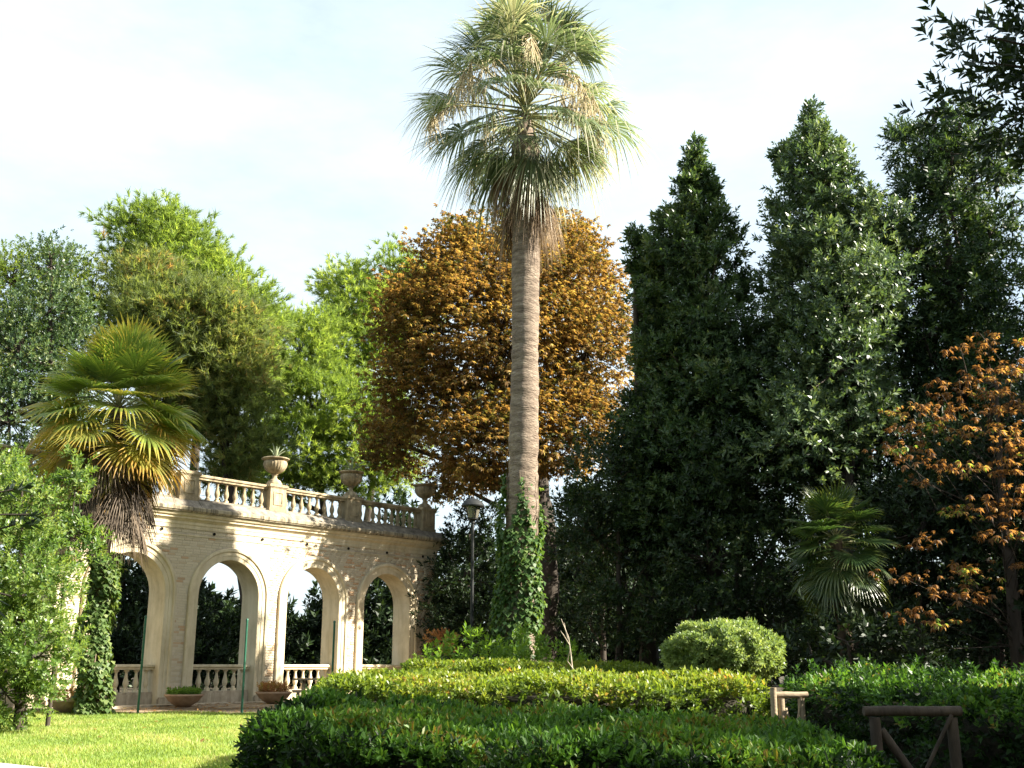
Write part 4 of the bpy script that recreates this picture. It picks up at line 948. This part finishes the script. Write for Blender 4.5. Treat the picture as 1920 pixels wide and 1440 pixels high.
# near magnolia at the right edge, most of it outside the picture
b = np.array((10.6, 8.6, 0.0))
V3 = lambda L_: [(np.array(c, float), np.array(r, float)) for c, r in L_]
near = lobe_clumps(V3([((6.75, 11.2, 8.25), (1.75, 1.3, .95)), ((7.7, 11.0, 9.2), (1.4, 1.3, 1.0))]), 4.2, (.35, 1.05))
rest = lobe_clumps(V3([((11.5, 8.5, 6.2), (2.2, 2.4, 1.8)), ((13, 10.6, 5.4), (2.0, 2.0, 2.0)), ((8.9, 9.2, 9.9), (1.9, 1.9, 1.5)), ((10.5, 9, 12.0), (2.4, 2.4, 1.8)), ((8.8, 7.0, 9.4), (2.2, 1.9, 1.7)), ((12.2, 7.6, 10), (2.2, 2.2, 2.0)), ((11.8, 10.8, 9.2), (2.2, 1.8, 2.0)), ((10.2, 8.6, 9.0), (2.4, 2.4, 1.6)), ((9.4, 5.6, 11.0), (2.0, 1.7, 1.6))]), 1.15)
mag = tuple(np.concatenate(q) for q in zip(near, rest))
tree('magnolia_tree', 'large dark glossy leaves of a near magnolia reaching in at the top right corner', 'tree', b, mag, 'magnolia', 'dark', per=11, scale=(.5, .85), spread=.36, trunk=[b, (10.6, 8.7, 5), (10.5, 8.8, 11.5)], trunk_r=.3, tone0=.45, limb_frac=.6)
# autumn chestnut on the right
SPR = [(1840,640),(1800,660),(1850,680),(1790,700),(1870,700),(1900,690),(1780,735),(1830,730),(1885,735),(1760,760),(1810,770),(1860,770),(1900,760),(1705,765),(1725,790),(1760,800),(1800,812),(1850,810),(1900,800),(1662,843),(1692,855),(1722,835),(1880,840),(1912,830),(1752,868),(1800,880),(1860,860),(1742,905),(1905,880),(1780,950),(1822,950),(1895,925),(1875,955),(1905,965),(1860,1002),(1900,1005),(1730,1022),(1762,1060),(1812,1070),(1702,1092),(1752,1112),(1838,1098),(1722,1150),(1770,1162),(1830,1130),(1935,700),(1950,780),(1960,860),(1940,940),(1930,640),(1925,1060)]
b = np.array((10.5, 23.2, ground(23.2)))
pos = np.array([P(px + rng.normal(0, 6), py, 21.3 + rng.uniform(-1.3, 1.6)) for px, py in SPR for _ in range(2)]) + rng.normal(0, .14, (len(SPR) * 2, 3)) * (1.3, 1, .5)
ctr = np.array([(10.5, 23.2, max(2.0, p[2] - .8)) for p in pos]); out = unit((pos - ctr) * (1, 1, .3))
tree('chestnut_tree', 'sparse chestnut with curled rusty leaves in layered sprays at the right edge', 'tree', b, (pos, out, ctr), 'curl', 'chestnut_r', per=9, spread=.24, flatz=.28, up=.15, rnd=.35, trunk=[b, (10.6, 23.2, 4.5), (10.7, 23.0, 7.6)], trunk_r=.17, tone0=.45, ctone=.28, flat=True, limb_frac=.6, limb_r=.02, scale=(.4, .85), group='autumn chestnuts')
# the big orange chestnut
b = P(1015, 1240, 40); b[2] = ground(40)
lbs = [lobe(930, 640, 40, 200, 190), lobe(815, 610, 39.5, 120, 130), lobe(900, 500, 40.5, 130, 100), lobe(1060, 540, 40, 115, 120), lobe(1100, 660, 39, 110, 120), lobe(790, 740, 39, 95, 95), lobe(950, 820, 37.8, 150, 90), lobe(895, 865, 38.5, 80, 60), lobe(1060, 800, 38, 110, 90), lobe(1020, 460, 41, 100, 70), lobe(745, 830, 43, 65, 70), lobe(850, 905, 43, 60, 35)]
tree('chestnut_tree', 'big round chestnut in orange autumn leaf behind the tall palm trunk', 'tree', b, lobe_clumps(lbs, 4.3, (.5, 1.04)), 'chest', 'chestnut', per=14, spread=.42, flatz=.45, up=.12, rnd=.35, trunk=[b, P(1022, 1000, 40), P(1000, 800, 40), P(980, 480, 40.5)], trunk_r=.6, tone0=.52, ctone=.2, flat=True, limb_frac=.25, limb_r=.05, group='autumn chestnuts', bark='bark', scale=(.5, .92))

# shaded evergreen shrubs under the trees on the right
def shrub(label, lobes_px, Y, leafm='dark', tm='laurel', dens=2.2, per=12, tone0=.4, group='shaded evergreen shrubs under the trees', name='evergreen_shrub', cat='shrub', spread=.32, up=.4):
    lbs = [lobe(px, py, Y + dy_, rx, ry) for px, py, rx, ry, dy_ in lobes_px]
    b = P(lobes_px[0][0], 1240, Y); b[2] = ground(Y)
    top = lbs[0][0]
    return tree(name, label, cat, b, lobe_clumps(lbs, dens, (.55, 1.03)), tm, leafm, per=per, spread=spread, trunk=[b, (top[0], top[1], top[2])], trunk_r=.12, tone0=tone0, group=group, up=up)
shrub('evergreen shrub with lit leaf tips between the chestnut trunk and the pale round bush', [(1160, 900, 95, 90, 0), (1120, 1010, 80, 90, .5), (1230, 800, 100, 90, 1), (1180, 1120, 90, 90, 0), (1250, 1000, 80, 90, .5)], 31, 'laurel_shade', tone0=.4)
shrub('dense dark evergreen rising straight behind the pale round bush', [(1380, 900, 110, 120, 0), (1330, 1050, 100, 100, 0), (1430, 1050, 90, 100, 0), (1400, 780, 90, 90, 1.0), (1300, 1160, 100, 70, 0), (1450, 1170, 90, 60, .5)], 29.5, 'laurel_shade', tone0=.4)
shrub('dark evergreen undergrowth to the right of the shaded fan palm', [(1720, 1000, 110, 120, 0), (1680, 1150, 100, 90, 0), (1820, 1120, 120, 110, 0), (1790, 900, 110, 100, .5)], 25.5, 'dark', 'laurel', tone0=.4)
shrub('low dark evergreen added for the black shade at the foot of the shaded fan palm', [(1590, 1205, 80, 50, 0), (1520, 1225, 70, 40, .4), (1660, 1220, 70, 45, .4)], 21, 'dark', 'laurel', tone0=.35)  # added dark shrub standing in for the deep shade round the palm foot
shrub('dark evergreen added to shade the trunk of the big chestnut', [(1130, 1010, 60, 75, 0), (1150, 1120, 70, 80, 0), (1105, 1170, 50, 60, 0)], 39, 'dark', 'laurel', tone0=.35)  # added to keep sun off the chestnut trunk
shrub('black-green evergreen thicket at the far right edge below the rusty chestnut', [(1920, 1000, 100, 130, 0), (1900, 1170, 110, 80, 0), (1960, 820, 110, 120, .5)], 24, 'dark', 'laurel', tone0=.35)
shrub('dark evergreen filling the gap between the conifer and the leaning evergreen', [(1650, 850, 80, 110, 0), (1690, 700, 80, 110, .5), (1600, 980, 90, 90, 0), (1560, 1120, 100, 90, 0)], 31.5, 'dark', 'laurel', tone0=.4)
shrub('dark leafy shrub behind the lamp post at the arcade end', [(870, 1090, 60, 80, 0), (840, 1180, 60, 60, 0), (900, 1190, 60, 55, 0), (880, 1000, 45, 50, .5)], 40.5, 'dark', 'laurel', tone0=.4)
shrub('small reddish shrub at the foot of the last arcade pier', [(832, 1205, 22, 22, 0)], 33, 'dryplant', 'small', 6, 8, .4, spread=.16, group=None)

# ------------------------------------------------------------------ trees on the left
def pine(label, lobes_px, Y, leafm, dens, base_px, per=17, tone0=.5, trunk_px=None, group='pines behind the arcade', spread=.5):
    lbs = [lobe(px, py, Y + dy_, rx, ry) for px, py, rx, ry, dy_ in lobes_px]; b = P(base_px, 1240, Y); b[2] = ground(Y)
    tr = [b] + [P(x, y, Y) for x, y in (trunk_px or [(lobes_px[0][0], lobes_px[0][1])])]
    return tree('pine_tree', label, 'tree', b, lobe_clumps(lbs, dens * 1.5, (.55, 1.06), .6), 'pine', leafm, per=per, spread=spread, flatz=.75, up=.55, rnd=.5, trunk=tr, trunk_r=.24, tone0=tone0, bark='bark', limb_frac=.5, limb_r=.05, group=group, scale=(1.15, 2.0))
pine('tall bright pine with a hooked top behind the fan palm', [(285, 440, 62, 50, 0), (235, 415, 32, 22, -.5), (340, 480, 70, 55, 0), (400, 540, 70, 65, .5), (240, 500, 40, 24, 0), (460, 600, 50, 65, .5), (420, 690, 80, 75, .5), (300, 560, 80, 70, 1)], 46, 'pine_bright', 1.7, 328, trunk_px=[(370, 800), (340, 560), (290, 420)])
pine('dull grey-green pine with brown twigs in front of the hooked bright pine', [(330, 600, 95, 75, 0), (280, 540, 55, 50, .5), (400, 620, 75, 70, 0), (340, 700, 90, 60, 0), (440, 690, 55, 70, 0), (420, 770, 50, 50, 0), (455, 840, 50, 42, 0), (425, 885, 42, 26, .5), (385, 790, 45, 40, 0), (330, 780, 60, 50, .5)], 42.5, 'pine_dull', 1.9, 492, trunk_px=[(420, 820), (380, 660), (320, 560)], tone0=.45)
pine('bright lime pine with two rounded tops left of the orange chestnut', [(650, 540, 48, 38, 0), (740, 500, 40, 30, 0), (690, 580, 70, 55, 0), (640, 650, 60, 60, 0), (720, 660, 70, 70, .5), (760, 580, 50, 60, 1)], 57, 'pine_bright', 1.25, 640, trunk_px=[(700, 900), (690, 700), (670, 540)], tone0=.6)
pine('low bright pine spreading above the balustrade urns', [(560, 660, 70, 60, 0), (530, 740, 75, 65, 0), (520, 640, 40, 50, 0), (590, 620, 40, 30, 0), (610, 760, 80, 65, -.5), (680, 770, 60, 60, 0), (560, 830, 90, 55, -.5), (650, 840, 70, 45, 0), (490, 700, 50, 60, .5), (540, 900, 80, 35, 0), (630, 905, 60, 30, 0), (470, 890, 55, 35, 0), (700, 880, 45, 55, 0), (720, 800, 40, 60, .5), (748, 868, 38, 45, 0)], 54, 'pine_bright', 1.2, 655, trunk_px=[(600, 900), (580, 740)], tone0=.5)
shrub('light green round tree at the far left edge behind the dark evergreen', [(20, 530, 80, 65, 0), (110, 510, 60, 50, .5), (-50, 600, 90, 90, 0), (170, 560, 50, 50, 1), (190, 620, 60, 60, .5), (50, 620, 100, 70, 0)], 44, 'bright_tree', 'shrub', 3.2, 11, .5, None, 'broadleaf_tree', 'tree', .36)
b = P(95, 1240, 36); b[2] = ground(36)
lbs = [lobe(95, 500, 36, 35, 50), lobe(90, 590, 36, 70, 70), lobe(40, 670, 35.5, 90, 80), lobe(140, 680, 36, 70, 80), lobe(20, 790, 35, 110, 90), lobe(110, 800, 35.5, 80, 90), lobe(-60, 700, 36, 90, 100), lobe(60, 880, 35, 90, 70)]
tree('laurel_tree', 'grey-green glossy evergreen with a pointed top at the left edge', 'tree', b, lobe_clumps(lbs, 4.3), 'shrub', 'laurel', per=12, scale=(.6, 1.2), ctone=.22, spread=.32, trunk=[b, P(95, 800, 36), P(95, 480, 36)], trunk_r=.22, tone0=.5, up=.45)
# near shrub on the lawn, left
lbs = [lobe(30, 985, 23.5, 70, 95), lobe(-40, 930, 23.5, 80, 110), lobe(10, 1075, 23, 95, 100), lobe(72, 1095, 22.7, 58, 90), lobe(30, 1200, 22.6, 100, 100), lobe(75, 1230, 22.4, 60, 75), lobe(10, 1300, 22.6, 80, 65), lobe(-90, 1100, 23, 100, 220)]
b = P(40, 1350, 23.2); b[2] = ground(23.2)
tree('privet_shrub', 'tall bushy light green shrub on the lawn at the left edge', 'shrub', b, lobe_clumps(lbs, 6.0, (.55, 1.04), .8), 'small', 'privet', per=13, spread=.20, trunk=[b, P(40, 1100, 23.2), P(40, 900, 23.4)], trunk_r=.12, tone0=.5, up=.5, limb_frac=.3, limb_r=.02)
for (pts, lab) in (([(140, 890, 24), (150, 960, 24), (140, 1010, 24), (172, 1045, 24)], 'loose upright willowy branches of a shrub beside the fan palm trunk'),):
    lbs = [lobe(px, py, Y, 18, 45) for px, py, Y in pts]; b = P(95, 1300, 24); b[2] = ground(24)
    tree('oleander_shrub', lab, 'shrub', b, lobe_clumps(lbs, 9), 'shrub', 'privet', per=5, spread=.16, trunk=[b, P(120, 1100, 24), P(145, 880, 24)], trunk_r=.035, tone0=.45, up=.9, limb_r=.015)
# near broad-leaved branch at the left edge
b = np.array((-5.6, 8.6, 0)); tips = [P(30, 968, 8.8), P(5, 985, 8.8), P(-20, 940, 8.8), P(2, 925, 8.7), P(-60, 1000, 8.8), P(-80, 900, 8.7), P(0, 1110, 8.7)]
tips = np.array(tips); cen = np.tile(np.array((-5.3, 8.7, 2.6)), (len(tips), 1))
tree('loquat_shrub', 'dark broad leaves of a near shrub poking in at the left edge', 'shrub', b, (tips, unit(tips - cen), cen), 'magnolia', 'dark', per=1, spread=.02, trunk=[b, (-5.35, 8.7, 1.5), (-5.2, 8.7, 3.2)], trunk_r=.05, tone0=.4, limb_frac=1, limb_r=.015, scale=(.5, .7))

# ------------------------------------------------------------------ woodland behind everything
WOOD = [(-16, 45, 5.5), (-12.9, 44, 4.3), (-10.4, 46, 3.8), (-7.2, 47, 4.6), (-4.2, 46, 6.5), (-1.5, 50, 8.0), (-5.2, 51, 9.0), (5.5, 47, 10), (9.5, 45, 11.5), (13, 42, 12), (17, 39, 13), (19.5, 34, 13), (-20, 50, 9), (2.2, 54, 7.5), (3.4, 48, 9.0)]
wl = ['dark evergreen behind the arcade beyond the first arch', 'low black cypress-like evergreen seen through the second full arch', 'pointed low evergreen right of the sky gap in the second full arch', 'speckled evergreen seen through the third full arch', 'dark evergreen seen through the last arch',
      'dark tree behind the arcade end under the orange chestnut', 'dark tree behind the last balustrade urn', 'dark tree behind the slender pointed evergreen', 'dark tree behind the broad pointed evergreen', 'dark tree behind the conifer trunk', 'dark tree far right behind the rusty chestnut', 'dark tree at the far right edge of the wood', 'dark tree far left behind the tall bushy shrub', 'dark tree far behind the palm foot', 'dark tree just right of the big chestnut trunk, behind it']
for (x, y, h), lab in zip(WOOD, wl):
    b = np.array((x, y, .5)); r0 = 1.5 + h * .13
    tree('evergreen_tree', lab, 'tree', b, cone_clumps(b, .9, h + .5, lambda t, r0=r0: r0 * (1 - t ** 2.2) + .1, int(55 + 11 * h)), 'big', 'dark', per=7, spread=.42, scale=(.9, 1.4), trunk_r=.18, tone0=.45, group='dark evergreens of the wood behind', limb_frac=.2, trunk=[b, (x, y, h)])
n = 3200; x = rng.uniform(-50, 50, n); y = rng.uniform(58, 72, n); top = np.where(x < -4, 3.6, 6.5) + .9 * np.sin(x * .23) + .9 * np.sin(x * .61 + 1); z = .5 + rng.random(n) ** .8 * top
V, F, tt = scatter(T['big'], np.stack([x, y, z], 1), rdirs(n) + (0, -.3, .5), rng.uniform(2.6, 4.2, n), rng.uniform(.2, .7, n))
tag(link('woodland', np_mesh('woodland', V, F, tt), None, M['dark']), 'far mass of dark woodland closing the view behind the garden', 'wood', kind='stuff')

# more trees of the wood, to the right of the view; they shade the shrubs and hedges
for (x, y, h, lab) in ((16.5, 22.5, 14, 'dark tree of the wood right of the rusty chestnut'), (17.5, 27.5, 16, 'tall dark tree of the wood right of the conifer'), (16.0, 14.5, 8, 'low dark tree right of the wide shaded hedge'), (17.5, 8.5, 11, 'dark tree right of the near magnolia')):
    b = np.array((x, y, ground(y))); r0 = 2.6
    tree('evergreen_tree', lab, 'tree', b, cone_clumps(b, 1.2, h, lambda t: 2.7 * (1 - t ** 2.4) + .1, int(15 * h)), 'big', 'dark', per=9, spread=.5, scale=(1.0, 1.6), trunk_r=.22, tone0=.45, group='dark evergreens of the wood behind', limb_frac=.2, trunk=[b, (x, y, h)])

# unseen trees added behind the viewpoint to block skylight and deepen the shade
for (x, y, h, lab) in ((9.5, -8, 10, 'dark tree added behind the viewpoint to block sky, right of centre'), (-13, -7, 13, 'dark tree added behind the viewpoint to block sky, farthest left'), (-6, -7.5, 14, 'dark tree added behind the viewpoint to block sky, left of centre'), (2, -7, 14, 'dark tree added straight behind the viewpoint to block sky')):
    b = np.array((x, y, 0))
    tree('evergreen_tree', lab, 'tree', b, cone_clumps(b, .8, h, lambda t: 4.3 * (1 - t ** 3.5) + .1, int(19 * h)), 'big', 'dark', per=6, spread=.7, trunk_r=.3, tone0=.45, group='trees added behind the viewpoint to block sky', limb_frac=.1, trunk=[b, (x, y, h)], scale=(2.0, 3.0))
